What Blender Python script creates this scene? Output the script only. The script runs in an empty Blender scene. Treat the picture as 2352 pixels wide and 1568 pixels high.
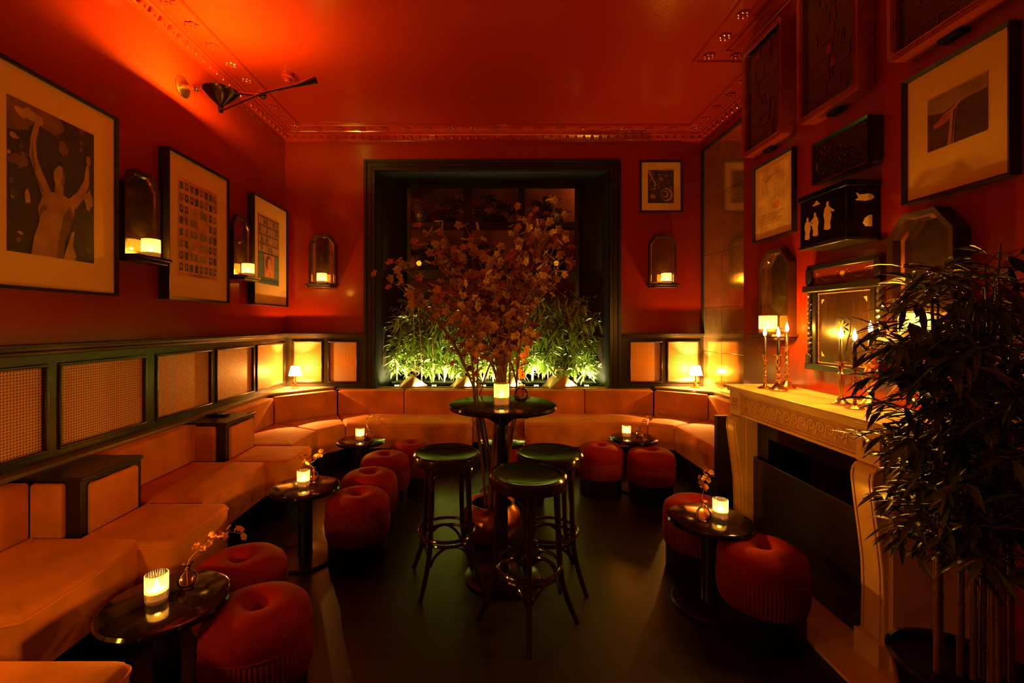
import bpy, bmesh, math, random
from math import sin, cos, pi, radians
from mathutils import Vector, Matrix, Euler
S = bpy.context.scene
C = S.collection
R = random.Random(11)
# ------------------------------------------------------------------ camera, world, exposure
cd = bpy.data.cameras.new('camera'); cam = bpy.data.objects.new('camera', cd); C.objects.link(cam)
cam.location = (0, 0, 1.53); cam.rotation_euler = (radians(90), 0, 0)
cd.sensor_width = 36; cd.lens = 36 * 1050 / 2352; cd.shift_x = 0.0238; cd.shift_y = -0.0174
cd.clip_start = .05; cd.clip_end = 60
S.camera = cam
S.view_settings.view_transform = 'Standard'; S.view_settings.look = 'None'
S.view_settings.gamma = 1; S.view_settings.use_curve_mapping = False
S.view_settings.exposure = 0.0
S.cycles.use_denoising = True
S.cycles.sample_clamp_indirect = 4.0
S.cycles.max_bounces = 8; S.cycles.diffuse_bounces = 3; S.cycles.glossy_bounces = 3
S.cycles.transparent_max_bounces = 16
S.cycles.caustics_reflective = False; S.cycles.caustics_refractive = False
w = bpy.data.worlds.new('world'); S.world = w; w.use_nodes = True
w.node_tree.nodes['Background'].inputs[0].default_value = (1, .35, .12, 1)
w.node_tree.nodes['Background'].inputs[1].default_value = 0.0
WARM = (1, .35, .012)
CANDLE = (1, .39, .02)
GREENISH = (1, .88, .36)

def light(name, loc, power, col=WARM, radius=.03, parent=None, spot=None, aim=None):
    ld = bpy.data.lights.new(name, 'SPOT' if spot else 'POINT')
    ld.energy = power; ld.color = col; ld.shadow_soft_size = radius
    if spot: ld.spot_size = radians(spot); ld.spot_blend = .6
    o = bpy.data.objects.new(name, ld); C.objects.link(o); o.location = loc
    if aim is not None: o.rotation_euler = (Vector(aim) - Vector(loc)).to_track_quat('-Z', 'Y').to_euler()
    if parent: o.parent = parent
    return o

# unseen lights added behind the camera for ambient fill, no lamps modelled
light('room_fill_light', (-1.9, -.3, 3.2), 10, WARM, .07)
light('room_fill_light', (1.9, -.3, 3.2), 4, WARM, .07)
light('unseen_low_light', (-1.95, .75, .95), 26, CANDLE, .06)  # stands for an unseen lamp at the near left that lights the bench
light('unseen_low_light', (.4, -.7, 1.3), 1.0, CANDLE, .05)  # added low fill, not an actual table lamp

# ------------------------------------------------------------------ materials
M = {}
def mat(name, col=(.5, .5, .5), rough=.5, metal=0, coat=0, sheen=0, bump=0, bscale=40, var=0, vscale=6, emit=0, ecol=None, spec=.5, stretch=None):
    if name in M: return M[name]
    m = bpy.data.materials.new(name); m.use_nodes = True
    nt = m.node_tree; b = nt.nodes['Principled BSDF']
    b.inputs['Base Color'].default_value = (*col, 1); b.inputs['Roughness'].default_value = rough
    b.inputs['Metallic'].default_value = metal; b.inputs['Coat Weight'].default_value = coat
    b.inputs['Coat Roughness'].default_value = .08
    b.inputs['Specular IOR Level'].default_value = spec
    if sheen:
        b.inputs['Sheen Weight'].default_value = sheen; b.inputs['Sheen Roughness'].default_value = .45
        b.inputs['Sheen Tint'].default_value = (min(1, col[0]*2), min(1, col[1]*2+.05), min(1, col[2]*2+.02), 1)
    if emit:
        b.inputs['Emission Strength'].default_value = emit; b.inputs['Emission Color'].default_value = (*(ecol or col), 1)
    if bump or var:
        tc = nt.nodes.new('ShaderNodeTexCoord'); mp = nt.nodes.new('ShaderNodeMapping')
        nt.links.new(tc.outputs['Object'], mp.inputs[0])
        if stretch: mp.inputs['Scale'].default_value = stretch
    if bump:
        n = nt.nodes.new('ShaderNodeTexNoise'); n.inputs['Scale'].default_value = bscale; n.inputs['Detail'].default_value = 3
        bp = nt.nodes.new('ShaderNodeBump'); bp.inputs['Strength'].default_value = bump; bp.inputs['Distance'].default_value = .01
        nt.links.new(mp.outputs[0], n.inputs['Vector']); nt.links.new(n.outputs[0], bp.inputs['Height']); nt.links.new(bp.outputs[0], b.inputs['Normal'])
    if var:
        n = nt.nodes.new('ShaderNodeTexNoise'); n.inputs['Scale'].default_value = vscale; n.inputs['Detail'].default_value = 4
        cr = nt.nodes.new('ShaderNodeValToRGB')
        cr.color_ramp.elements[0].position = .3; cr.color_ramp.elements[1].position = .7
        cr.color_ramp.elements[0].color = (*[c * (1 - var) for c in col], 1); cr.color_ramp.elements[1].color = (*[min(1, c * (1 + var)) for c in col], 1)
        nt.links.new(mp.outputs[0], n.inputs['Vector']); nt.links.new(n.outputs[0], cr.inputs[0]); nt.links.new(cr.outputs[0], b.inputs['Base Color'])
    M[name] = m; return m

def glass_mat(name, tint, cloud=.1, rough=.04, cloudcol=(1, .9, .7)):
    m = bpy.data.materials.new(name); m.use_nodes = True; nt = m.node_tree; nt.nodes.clear()
    out = nt.nodes.new('ShaderNodeOutputMaterial'); tr = nt.nodes.new('ShaderNodeBsdfTransparent'); tr.inputs[0].default_value = (*tint, 1)
    gl = nt.nodes.new('ShaderNodeBsdfGlossy'); gl.inputs['Roughness'].default_value = rough
    fr = nt.nodes.new('ShaderNodeLayerWeight'); fr.inputs[0].default_value = .25
    tl = nt.nodes.new('ShaderNodeBsdfTranslucent'); tl.inputs[0].default_value = (*cloudcol, 1)
    m1 = nt.nodes.new('ShaderNodeMixShader'); m1.inputs[0].default_value = cloud
    m2 = nt.nodes.new('ShaderNodeMixShader')
    nt.links.new(tr.outputs[0], m1.inputs[1]); nt.links.new(tl.outputs[0], m1.inputs[2])
    nt.links.new(fr.outputs['Fresnel'], m2.inputs[0]); nt.links.new(m1.outputs[0], m2.inputs[1]); nt.links.new(gl.outputs[0], m2.inputs[2])
    nt.links.new(m2.outputs[0], out.inputs[0]); M[name] = m; return m

def cane_mat():
    m = bpy.data.materials.new('woven_cane'); m.use_nodes = True; nt = m.node_tree; N = nt.nodes; L = nt.links
    b = N['Principled BSDF']; tc = N.new('ShaderNodeTexCoord')
    def vm(op, a, v=None):
        n = N.new('ShaderNodeVectorMath'); n.operation = op; L.new(a, n.inputs[0])
        if v is not None:
            if op == 'SCALE': n.inputs['Scale'].default_value = v
            else: n.inputs[1].default_value = v
        return n
    a = vm('MULTIPLY', tc.outputs['Object'], (1/.0165, 0, 1/.0165))
    f = vm('FRACTION', a.outputs[0]); s = vm('SUBTRACT', f.outputs[0], (.5, 0, .5)); ln = vm('LENGTH', s.outputs[0])
    cr = N.new('ShaderNodeValToRGB'); L.new(ln.outputs['Value'], cr.inputs[0])
    cr.color_ramp.elements[0].position = .24; cr.color_ramp.elements[0].color = (.07, .035, .01, 1)
    cr.color_ramp.elements[1].position = .33; cr.color_ramp.elements[1].color = (.72, .36, .12, 1)
    L.new(cr.outputs[0], b.inputs['Base Color'])
    bp = N.new('ShaderNodeBump'); bp.inputs['Strength'].default_value = .5; bp.inputs['Distance'].default_value = .004
    L.new(cr.outputs[0], bp.inputs['Height']); L.new(bp.outputs[0], b.inputs['Normal'])
    b.inputs['Roughness'].default_value = .42
    M['cane'] = m; return m

red_wall = mat('red_lacquer_wall', (.26, .017, .003), .24, coat=.35, bump=.07, bscale=55, var=.08, vscale=1.5)
red_ceil = mat('red_lacquer_ceiling', (.31, .02, .004), .18, coat=.4, bump=.11, bscale=90)
red_trim = mat('red_lacquer_plaster', (.32, .021, .004), .16, coat=.5, bump=.06, bscale=60)
dark = mat('dark_green_paint', (.02, .0135, .006), .3, spec=.3, bump=.02, bscale=30)
shelfm = mat('ledge_paint', (.2, .15, .07), .35, coat=.3)
velvet = mat('rust_velvet', (.58, .205, .035), .75, sheen=.35, bump=.05, bscale=120, var=.36, vscale=3.5)
pipem = mat('rust_velvet_piping', (.6, .2, .06), .6, sheen=.3)
redvel = mat('red_velvet', (.24, .006, .003), .8, sheen=0, spec=.2, bump=.05, bscale=150, var=.12, vscale=9)
fringem = mat('red_fringe', (.2, .009, .005), .8)
blackm = mat('black_lacquer', (.006, .004, .003), .1, spec=.35)
blackwood = mat('black_stained_wood', (.012, .008, .005), .24, coat=.05)
blackmat = mat('matt_black', (.005, .0045, .004), .6, spec=.25)
bentwood = mat('dark_bentwood', (.025, .012, .006), .16, coat=.5)
greenseat = mat('green_leather', (.022, .045, .008), .2, coat=.5, bump=.02, bscale=80)
floorm = mat('dark_oiled_floor', (.014, .009, .005), .38, bump=.03, bscale=14, var=.3, vscale=4, stretch=(1, .15, 1))
marble = mat('cream_marble', (.82, .6, .36), .28, coat=.15, bump=.02, bscale=30, var=.1, vscale=5)
marble2 = mat('ochre_marble_inlay', (.55, .33, .16), .3, var=.15, vscale=20)
brass = mat('aged_brass', (.75, .48, .2), .22, metal=1, bump=.03, bscale=70)
copper = mat('dark_copper', (.5, .2, .09), .3, metal=1, bump=.05, bscale=30)
darkbrass = mat('dark_bronze', (.16, .09, .035), .22, metal=1)
framem = mat('black_picture_frame', (.014, .01, .007), .35)
mountm = mat('cream_picture_mount', (.75, .5, .17), .8)
mirror_m = mat('antique_mirror', (.72, .62, .3), .12, metal=.88, var=.14, vscale=7)
sconcemir = mat('foxed_mirror', (.55, .33, .14), .08, metal=.96, var=.2, vscale=14)
boardm = mat('dark_walnut_board', (.028, .011, .004), .2, spec=.35, var=.3, vscale=8, stretch=(6, 1, 1))
mahog = mat('dark_mahogany', (.03, .009, .004), .3, spec=.3, var=.2, vscale=9)
redwood = mat('red_lacquered_frame', (.3, .04, .012), .3, coat=.3, var=.15, vscale=10)
scrpan = mat('dark_screen_panel', (.05, .028, .012), .12, coat=.6, var=.3, vscale=4)
lattice = mat('dark_red_lattice', (.17, .02, .008), .3, coat=.3)
inlay = mat('pearl_inlay', (.85, .62, .36), .3)
marq = mat('pale_marquetry', (.62, .3, .12), .4)
wax = mat('candle_wax', (.9, .7, .45), .5, emit=.35, ecol=(1, .42, .1))
taper = mat('black_taper_wax', (.02, .012, .01), .3)
def glow_mat(name, strength, col, tint=(1, 1, 1)):
    m = bpy.data.materials.new(name); m.use_nodes = True; nt = m.node_tree; nt.nodes.clear()
    out = nt.nodes.new('ShaderNodeOutputMaterial'); tr = nt.nodes.new('ShaderNodeBsdfTransparent'); tr.inputs[0].default_value = (*tint, 1)
    em = nt.nodes.new('ShaderNodeEmission'); em.inputs[0].default_value = (*col, 1); em.inputs[1].default_value = strength
    ad = nt.nodes.new('ShaderNodeAddShader'); nt.links.new(tr.outputs[0], ad.inputs[0]); nt.links.new(em.outputs[0], ad.inputs[1]); nt.links.new(ad.outputs[0], out.inputs[0]); return m
flame_m = glow_mat('candle_flame', 18, (1, .72, .3))
bulb_m = mat('lamp_bulb', (1, .8, .5), .5, emit=14, ecol=(1, .6, .2))
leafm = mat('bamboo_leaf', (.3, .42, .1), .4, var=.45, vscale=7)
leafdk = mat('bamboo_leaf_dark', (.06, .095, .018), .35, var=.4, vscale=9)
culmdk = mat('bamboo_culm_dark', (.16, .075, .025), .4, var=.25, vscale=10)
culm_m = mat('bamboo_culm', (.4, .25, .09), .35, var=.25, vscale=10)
twigm = mat('bark', (.13, .05, .022), .6, bump=.15, bscale=60)
bloomm = mat('dried_blossom', (.4, .2, .065), .6, var=.25, vscale=8)
orchm = mat('orange_orchid', (.75, .33, .09), .5, var=.2, vscale=60)
stemm = mat('stem', (.2, .14, .04), .5)
basketm = mat('woven_palm', (.75, .5, .18), .5, var=.12, vscale=30)
basketm2 = mat('woven_palm_dark', (.3, .16, .045), .5)
shade_m = glass_mat('lamp_shade', (.75, .62, .42), .75, .6, (1, .85, .6))
bonsaim = mat('bonsai_foliage', (.012, .02, .006), .7)
backm = mat('backdrop_plaster', (.42, .15, .06), .6, var=.1, vscale=2)
clear = glass_mat('window_glass', (.95, .95, .95), .0, .02)
ribglass = glass_mat('ribbed_amber_glass', (.95, .72, .42), .22, .05)
frostglass = glass_mat('frosted_votive_glass', (.98, .8, .5), .5, .1)
vaseglass = glass_mat('brown_vase_glass', (.93, .74, .5), .05, .03)
cane = cane_mat()
def ink(c):
    k = 'ink_%d_%d_%d' % tuple(int(x * 255) for x in c)
    return mat(k, c, .75, var=.3, vscale=9)

# ------------------------------------------------------------------ mesh builder
class MB:
    def __init__(s): s.v = []; s.f = []
    def add(s, vs, fs):
        o = len(s.v); s.v += [tuple(v) for v in vs]; s.f += [tuple(i + o for i in f) for f in fs]; return s
    def box(s, x0, x1, y0, y1, z0, z1):
        return s.add([(x0,y0,z0),(x1,y0,z0),(x1,y1,z0),(x0,y1,z0),(x0,y0,z1),(x1,y0,z1),(x1,y1,z1),(x0,y1,z1)],
                     [(0,3,2,1),(4,5,6,7),(0,1,5,4),(1,2,6,5),(2,3,7,6),(3,0,4,7)])
    def prism(s, pts, z0, z1):       # CCW footprint
        n = len(pts)
        return s.add([(p[0], p[1], z0) for p in pts] + [(p[0], p[1], z1) for p in pts],
              [tuple(range(n - 1, -1, -1)), tuple(range(n, 2 * n))] + [(i, (i + 1) % n, n + (i + 1) % n, n + i) for i in range(n)])
    def lathe(s, prof, n=32, c=(0, 0), wob=None, cap=True):
        vs = []; fs = []; k = len(prof)
        for i in range(n):
            a = 2 * pi * i / n
            for j, (r, z) in enumerate(prof):
                rr = r * (wob(a, j) if wob else 1)
                vs.append((c[0] + rr * cos(a), c[1] + rr * sin(a), z))
        for i in range(n):
            i2 = (i + 1) % n
            for j in range(k - 1): fs.append((i*k+j, i2*k+j, i2*k+j+1, i*k+j+1))
        if cap and prof[0][0] > 1e-4: fs.append(tuple(i * k for i in range(n - 1, -1, -1)))
        if cap and prof[-1][0] > 1e-4: fs.append(tuple(i * k + k - 1 for i in range(n)))
        return s.add(vs, fs)
    def tube(s, path, rad, n=8, closed=False):
        P = [Vector(p) for p in path]; m = len(P); vs = []; fs = []
        if not hasattr(rad, '__len__'): rad = [rad] * m
        up = Vector((0, 0, 1)); prev = None
        for i in range(m):
            if closed: t = P[(i + 1) % m] - P[i - 1]
            else: t = P[min(i + 1, m - 1)] - P[max(i - 1, 0)]
            t = t.normalized() if t.length > 1e-9 else Vector((0, 0, 1))
            a = prev if prev is not None else (Vector((1, 0, 0)) if abs(t.z) > .9 else up)
            a = (a - t * a.dot(t))
            if a.length < 1e-6: a = t.orthogonal()
            a.normalize(); prev = a; b = t.cross(a)
            for k in range(n):
                an = 2 * pi * k / n; q = P[i] + (a * cos(an) + b * sin(an)) * rad[i]; vs.append(q)
        for i in range(m if closed else m - 1):
            i2 = (i + 1) % m
            for k in range(n): k2 = (k + 1) % n; fs.append((i*n+k, i*n+k2, i2*n+k2, i2*n+k))
        if not closed: fs.append(tuple(range(n - 1, -1, -1))); fs.append(tuple((m-1)*n + k for k in range(n)))
        return s.add(vs, fs)
    def ball(s, c, r, n=12, sx=1, sy=1, sz=1):
        o = MB(); prof = [(max(1e-5, r * sin(pi * j / (n//2))), -r * cos(pi * j / (n//2))) for j in range(n//2 + 1)]
        prof[0] = (1e-5, -r); prof[-1] = (1e-5, r); o.lathe(prof, n)
        return s.add([(c[0]+v[0]*sx, c[1]+v[1]*sy, c[2]+v[2]*sz) for v in o.v], o.f)
    def xf(s, mt): s.v = [tuple(mt @ Vector(v)) for v in s.v]; return s
    def mesh(s, name, m, ang=35):
        me = bpy.data.meshes.new(name); me.from_pydata(s.v, [], s.f); me.validate()
        for p in me.polygons: p.use_smooth = True
        me.set_sharp_from_angle(angle=radians(ang))
        if m: me.materials.append(m)
        return me
    def build(s, name, m, parent=None, bevel=0, ang=35, flip=False, loc=None, rz=0):
        me = s.mesh(name, m, ang)
        bm = bmesh.new(); bm.from_mesh(me); bmesh.ops.recalc_face_normals(bm, faces=bm.faces); bm.to_mesh(me); bm.free()
        o = bpy.data.objects.new(name, me); C.objects.link(o)
        if parent: o.parent = parent
        if loc: o.location = loc
        if rz: o.rotation_euler.z = rz
        if bevel:
            md = o.modifiers.new('bevel', 'BEVEL'); md.width = bevel; md.segments = 2; md.limit_method = 'ANGLE'
        return o
def tag(o, label=None, cat=None, group=None, kind=None):
    if label: o['label'] = label
    if cat: o['category'] = cat
    if group: o['group'] = group
    if kind: o['kind'] = kind
    return o
def thing(name, label, cat, loc=(0, 0, 0), rz=0, group=None):
    o = bpy.data.objects.new(name, None); C.objects.link(o); o.empty_display_size = .05
    o.location = loc; o.rotation_euler.z = rz
    return tag(o, label, cat, group)
def inst(me, name, parent, mt):
    o = bpy.data.objects.new(name, me); C.objects.link(o)
    if parent: o.parent = parent
    o.matrix_local = mt; return o
def copy_tree(o, parent=None):
    c = o.copy(); C.objects.link(c); c.parent = parent
    for ch in list(o.children): copy_tree(ch, c)
    return c
def LOC(x, y, z): return Matrix.Translation((x, y, z))
def smooth_path(pts, n=8):
    P = [Vector(p) for p in pts]; out = []
    for i in range(len(P) - 1):
        a = P[max(i-1, 0)]; b = P[i]; c = P[i+1]; d = P[min(i+2, len(P)-1)]
        for k in range(n):
            t = k / n
            out.append(.5*((2*b)+(-a+c)*t+(2*a-5*b+4*c-d)*t*t+(-a+3*b-3*c+d)*t**3))
    out.append(P[-1]); return out

# ------------------------------------------------------------------ room dimensions
XL, XR, XB, YB, ZC, YF = -2.48, 2.64, 2.10, 5.60, 3.85, -1.6
YB0, YB1 = 1.45, 3.75          # chimney breast
WX0, WX1, WZ0, WZ1 = -1.376, 1.49, .745, 3.397
def struct(mb, name, m, **k):
    o = mb.build(name, m, **k)
    if not k.get('parent'): o['kind'] = 'structure'
    return o
struct(MB().box(XL-.3, XR+.3, YF-.3, YB+.3, -.1, 0), 'floor', floorm)
struct(MB().box(XL-.3, XR+.3, YF-.3, YB+.3, ZC, ZC+.1), 'ceiling', red_ceil)
struct(MB().box(XL-.2, XL, YF, YB+.2, 0, ZC), 'wall_left', red_wall)
b = MB(); b.box(XL, WX0-.02, YB, YB+.2, 0, ZC); b.box(WX1+.02, XR, YB, YB+.2, 0, ZC); b.box(WX0-.02, WX1+.02, YB, YB+.2, WZ1+.02, ZC); b.box(WX0-.02, WX1+.02, YB, YB+.2, 0, WZ0-.03)
struct(b, 'wall_back', red_wall)
b = MB(); b.prism([(XR, YF), (XR+.2, YF), (XR+.2, YB+.2), (XR, YB+.2)], 0, ZC)
struct(b, 'wall_right', red_wall)
# chimney breast with fire opening
b = MB(); b.box(XB, XR, YB0, 2.20, 0, ZC); b.box(XB, XR, 3.03, YB1, 0, ZC); b.box(XB, XR, 2.20, 3.03, .88, ZC); b.box(XR-.14, XR, 2.2, 3.03, 0, .88)
struct(b, 'wall_chimney_breast', red_wall)
struct(MB().box(XL, XR, YF-.2, YF, 0, ZC), 'wall_front', red_wall)

# cornice: profile swept along the walls
prof = [(0, 3.755), (.012, 3.755), (.018, 3.768), (.03, 3.77), (.045, 3.79), (.06, 3.815), (.075, 3.822), (.078, 3.84), (.10, 3.842), (.104, 3.828), (.118, 3.828), (.122, 3.84),
        (.262, 3.84), (.266, 3.826), (.286, 3.826), (.292, 3.84), (.292, 3.86)]
path = [(XL, YF), (XL, YB), (XR, YB), (XR, YB1), (XB, YB1), (XB, YB0), (XR, YB0), (XR, YF)]
def offs(path, d):
    out = []
    for i, p in enumerate(path):
        p = Vector(p)
        n1 = n2 = None
        if i > 0: t = (p - Vector(path[i-1])).normalized(); n1 = Vector((t.y, -t.x))
        if i < len(path)-1: t = (Vector(path[i+1]) - p).normalized(); n2 = Vector((t.y, -t.x))
        if n1 is None: o = n2 * d
        elif n2 is None: o = n1 * d
        else: mm = (n1 + n2).normalized(); o = mm * d / mm.dot(n1)
        out.append(p + o)
    return out
b = MB(); rows = [[(q.x, q.y, z) for q in offs(path, d)] for d, z in prof]; vs = []; n = len(path)
for r in rows: vs += r
fs = [(j*n+i, j*n+i+1, (j+1)*n+i+1, (j+1)*n+i) for j in range(len(prof)-1) for i in range(n-1)]
b.add(vs, fs); cornice = struct(b, 'trim_1', red_trim, ang=20)
ros = MB(); ros.ball((0, 0, -.01), .017, 8, 1, 1, .8)
for k in range(6):
    a = k * pi / 3; ros.ball((.034*cos(a), .034*sin(a), -.006), .02, 8, 1, 1, .6)
ros_me = ros.mesh('rosette', red_trim)
egg = MB(); egg.ball((0, 0, 0), .026, 8, .95, .8, 1.15); egg_me = egg.mesh('egg', red_trim)
dart = MB(); dart.ball((0, 0, 0), .008, 6, .8, .8, 2.4); dart_me = dart.mesh('dart', red_trim)
for i in range(len(path) - 3):
    a = Vector(path[i]); c = Vector(path[i+1]); t = (c - a).normalized(); nn = Vector((t.y, -t.x)); L = (c - a).length
    pre = .192 if i > 0 else 0; post = .192
    if i == 2: post = -.192
    if i == 3: pre, post = -.19, -.19
    if i == 4: pre, post = -.192, .1
    L0, L1 = pre, L - post
    if i == 0: L0 = 3.0
    m = max(1, round((L1 - L0) / .26))
    for k in range(m + 1):
        p = a + t * (L0 + (L1 - L0) * k / m) + nn * .192
        if k == m and i not in (4,): continue
        inst(ros_me, 'rosette', cornice, LOC(p.x, p.y, 3.838))
    if i == 0: E0 = 3.1
    else: E0 = .05
    m = int((L - E0 - .05) / .1)
    if i in (0, 1, 2):
        for k in range(m + 1):
            p = a + t * (E0 + k * .1) + nn * .045
            inst(egg_me, 'egg', cornice, LOC(p.x, p.y, 3.793))
            q = p + t * .05
            inst(dart_me, 'dart', cornice, LOC(q.x, q.y, 3.79))

# chair rail
def rail(name, pts):
    pr = [(0, 1.355), (.012, 1.36), (.016, 1.375), (.03, 1.385), (.034, 1.4), (.045, 1.403), (.045, 1.415), (0, 1.418)]
    n = len(pts); vs = []
    for d, z in pr: vs += [(q.x, q.y, z) for q in offs(pts, d)]
    return struct(MB().add(vs, [(j*n+i, j*n+i+1, (j+1)*n+i+1, (j+1)*n+i) for j in range(len(pr)-1) for i in range(n-1)]), name, dark, ang=25)
rail('trim_2', [(XL+.02, YF), (XL+.02, YB-.02), (WX0-.13, YB-.02)])
rail('trim_3', [(WX1+.13, YB-.02), (XR-.001, YB-.02)])

# wainscot with cane panels
def wains(name, origin, rz, total, panels, zt, zb=.826, flip=False):
    """local x along the wall, local -y toward the room"""
    o = bpy.data.objects.new(name, None); C.objects.link(o); o['kind'] = 'structure'
    o.location = origin; o.rotation_euler.z = rz
    fr = MB(); x = 0
    fr.box(0, total, -.022, 0, zt, 1.36); fr.box(0, total, -.022, 0, 0, zb)
    for (a, c) in panels:
        fr.box(x, a, -.022, 0, zb, zt); x = c
    fr.box(x, total, -.022, 0, zb, zt)
    fr.build('panel_frame', dark, o)
    for (a, c) in panels:
        g = .018
        md = MB()
        for (x0, x1, z0, z1) in ((a-g, c+g, zt-.002, zt+g), (a-g, c+g, zb-g, zb+.002), (a-g, a+.002, zb, zt), (c-.002, c+g, zb, zt)):
            md.box(x0, x1, -.034, -.018, z0, z1)
        md.build('moulding', dark, o, bevel=.005)
        cp = MB().box(a, c, -.008, 0, zb, zt).build('cane_panel', cane, o)
    return o
# left wall: local +x = world +Y, local -y = world +X   -> rotation +90 : x->Y, y->-X
lp = [(1.89, 2.535), (2.633, 3.27), (3.40, 4.05), (4.15, 4.785), (4.875, 5.518)]
lp = [(.45, 1.1), (1.19, 1.80)] + lp
wains('trim_4', (XL, 0, 0), radians(90), YB, lp, 1.288)
wains('trim_5', (XL+.022, YB, 0), 0, WX0-.13-XL-.022, [(-2.363-XL-.022, -2.027-XL-.022), (-1.93-XL-.022, -1.6-XL-.022)], 1.305)
wains('trim_6', (WX1+.13, YB, 0), 0, XR-WX1-.13, [(1.744-WX1-.13, 2.112-WX1-.13), (2.203-WX1-.13, 2.571-WX1-.13)], 1.305)

# ------------------------------------------------------------------ back window
win = bpy.data.objects.new('window_1', None); C.objects.link(win); win['kind'] = 'structure'; win.location = (0, YB, 0)
for k, (w0, w1, d) in enumerate(((0, .13, .022), (.10, .13, .05), (.045, .075, .034), (0, .02, .04))):
    b = MB(); x0, x1, z1 = WX0 - w1, WX1 + w1, WZ1 + w1; a0, a1, az = WX0 - w0, WX1 + w0, WZ1 + w0
    b.add([(x0, -d, .70), (a0, -d, .70), (a0, -d, az), (a1, -d, az), (a1, -d, .70), (x1, -d, .70), (x1, -d, z1), (x0, -d, z1),
           (x0, 0, .70), (a0, 0, .70), (a0, 0, az), (a1, 0, az), (a1, 0, .70), (x1, 0, .70), (x1, 0, z1), (x0, 0, z1)],
          [(0,1,2,7), (7,2,3,6), (3,4,5,6), (1,9,10,2), (2,10,11,3), (3,11,12,4), (0,7,15,8), (7,6,14,15), (6,5,13,14)])
    b.build('architrave', dark, win)
# splayed reveals, head, sill
sx0, sx1, sy = -1.084, 1.23, .55
b = MB(); b.add([(WX0, 0, .7), (sx0, sy, .7), (sx0, sy, 3.5), (WX0, 0, 3.5), (WX0-.05, .02, .7), (sx0-.05, sy, .7), (sx0-.05, sy, 3.5), (WX0-.05, .02, 3.5)],
    [(0,1,2,3), (4,7,6,5), (0,3,7,4), (1,5,6,2)]); b.build('reveal', blackmat, win)
b = MB(); b.add([(WX1, 0, .7), (sx1, sy, .7), (sx1, sy, 3.5), (WX1, 0, 3.5), (WX1+.05, .02, .7), (sx1+.05, sy, .7), (sx1+.05, sy, 3.5), (WX1+.05, .02, 3.5)],
    [(0,3,2,1), (4,5,6,7), (0,4,7,3), (1,2,6,5)]); b.build('reveal', blackmat, win)
for (ax, sgn) in ((WX0, 1), (WX1, -1)):      # shutter panels on the reveals
    tx = sx0 if sgn > 0 else sx1
    for (z0, z1) in ((1.0, 2.1), (2.2, 3.25)):
        p0 = Vector((ax, 0)); p1 = Vector((tx, sy)); d = p1 - p0; nrm = Vector((-d.y, d.x)).normalized() * -.01 * sgn
        q0 = p0 + d*.2; q1 = p0 + d*.85
        MB().add([(q0.x, q0.y, z0), (q1.x, q1.y, z0), (q1.x, q1.y, z1), (q0.x, q0.y, z1), (q0.x-nrm.x*-1, q0.y-nrm.y*-1, z0+.02), (q1.x+nrm.x, q1.y+nrm.y, z0+.02), (q1.x+nrm.x, q1.y+nrm.y, z1-.02), (q0.x+nrm.x, q0.y+nrm.y, z1-.02)],
                 [(4,5,6,7), (0,1,5,4), (1,2,6,5), (2,3,7,6), (3,0,4,7)]).build('shutter_panel', dark, win)
MB().box(WX0-.05, WX1+.05, 0, sy+.05, WZ1, WZ1+.1).build('window_head', blackmat, win)
MB().box(WX0-.02, WX1+.02, -.02, sy+.05, .70, .745).build('window_sill', dark, win)
fr = MB(); fr.box(sx0-.02, sx0+.05, sy, sy+.05, .7, 3.45); fr.box(sx1-.05, sx1+.02, sy, sy+.05, .7, 3.45); fr.box(sx0, sx1, sy, sy+.05, 3.36, 3.5)
fr.build('sash_frame', blackwood, win)
for x0, x1 in ((-.322, -.217), (.41, .498)): MB().box(x0, x1, sy-.005, sy+.045, .745, 3.38).build('mullion', blackwood, win, bevel=.008)
for z0, z1 in ((2.82, 2.9), (2.12, 2.26), (1.45, 1.52)): MB().box(sx0, sx1, sy-.002, sy+.04, z0, z1).build('glazing_bar', blackwood, win, bevel=.008)
for x0, x1 in ((sx0+.05, -.322), (-.217, .41), (.498, sx1-.05)):
    for z0, z1 in ((.745, 1.45), (1.52, 2.12), (2.26, 2.82), (2.9, 3.36)):
        MB().box(x0, x1, sy+.02, sy+.024, z0, z1).build('pane', clear, win)
# lobby beyond the window
YO = 7.3
b = MB(); b.box(-2.6, 2.8, YO, YO+.1, 0, 4); struct(b, 'wall_lobby', backm)
struct(MB().box(-2.7, -2.6, YB+.8, YO, 0, 4), 'wall_lobby_left', backm); struct(MB().box(2.8, 2.9, YB+.8, YO, 0, 4), 'wall_lobby_right', backm)
struct(MB().box(-2.6, 2.8, YB+.62, YO, 3.98, 4.08), 'ceiling_lobby', backm); struct(MB().box(-2.6, 2.8, YB+.62, YO, -.1, 0), 'floor_lobby', floorm)
light('lobby_light', (1.6, 6.95, 3.7), 4.0, (1, .3, .08), .1); light('lobby_light', (-1.6, 6.95, 2.6), 1.6, (1, .3, .08), .1)
for z in (2.86, 2.2):
    s = MB().box(sx0-.1, sx1+.1, YB+.62, YB+.92, z, z+.035).build('bonsai_shelf', blackwood)
    tag(s, 'black shelf behind the %s glazing bar of the window, carrying bonsai pots' % ('upper' if z > 2.5 else 'middle'), 'shelf')
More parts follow.
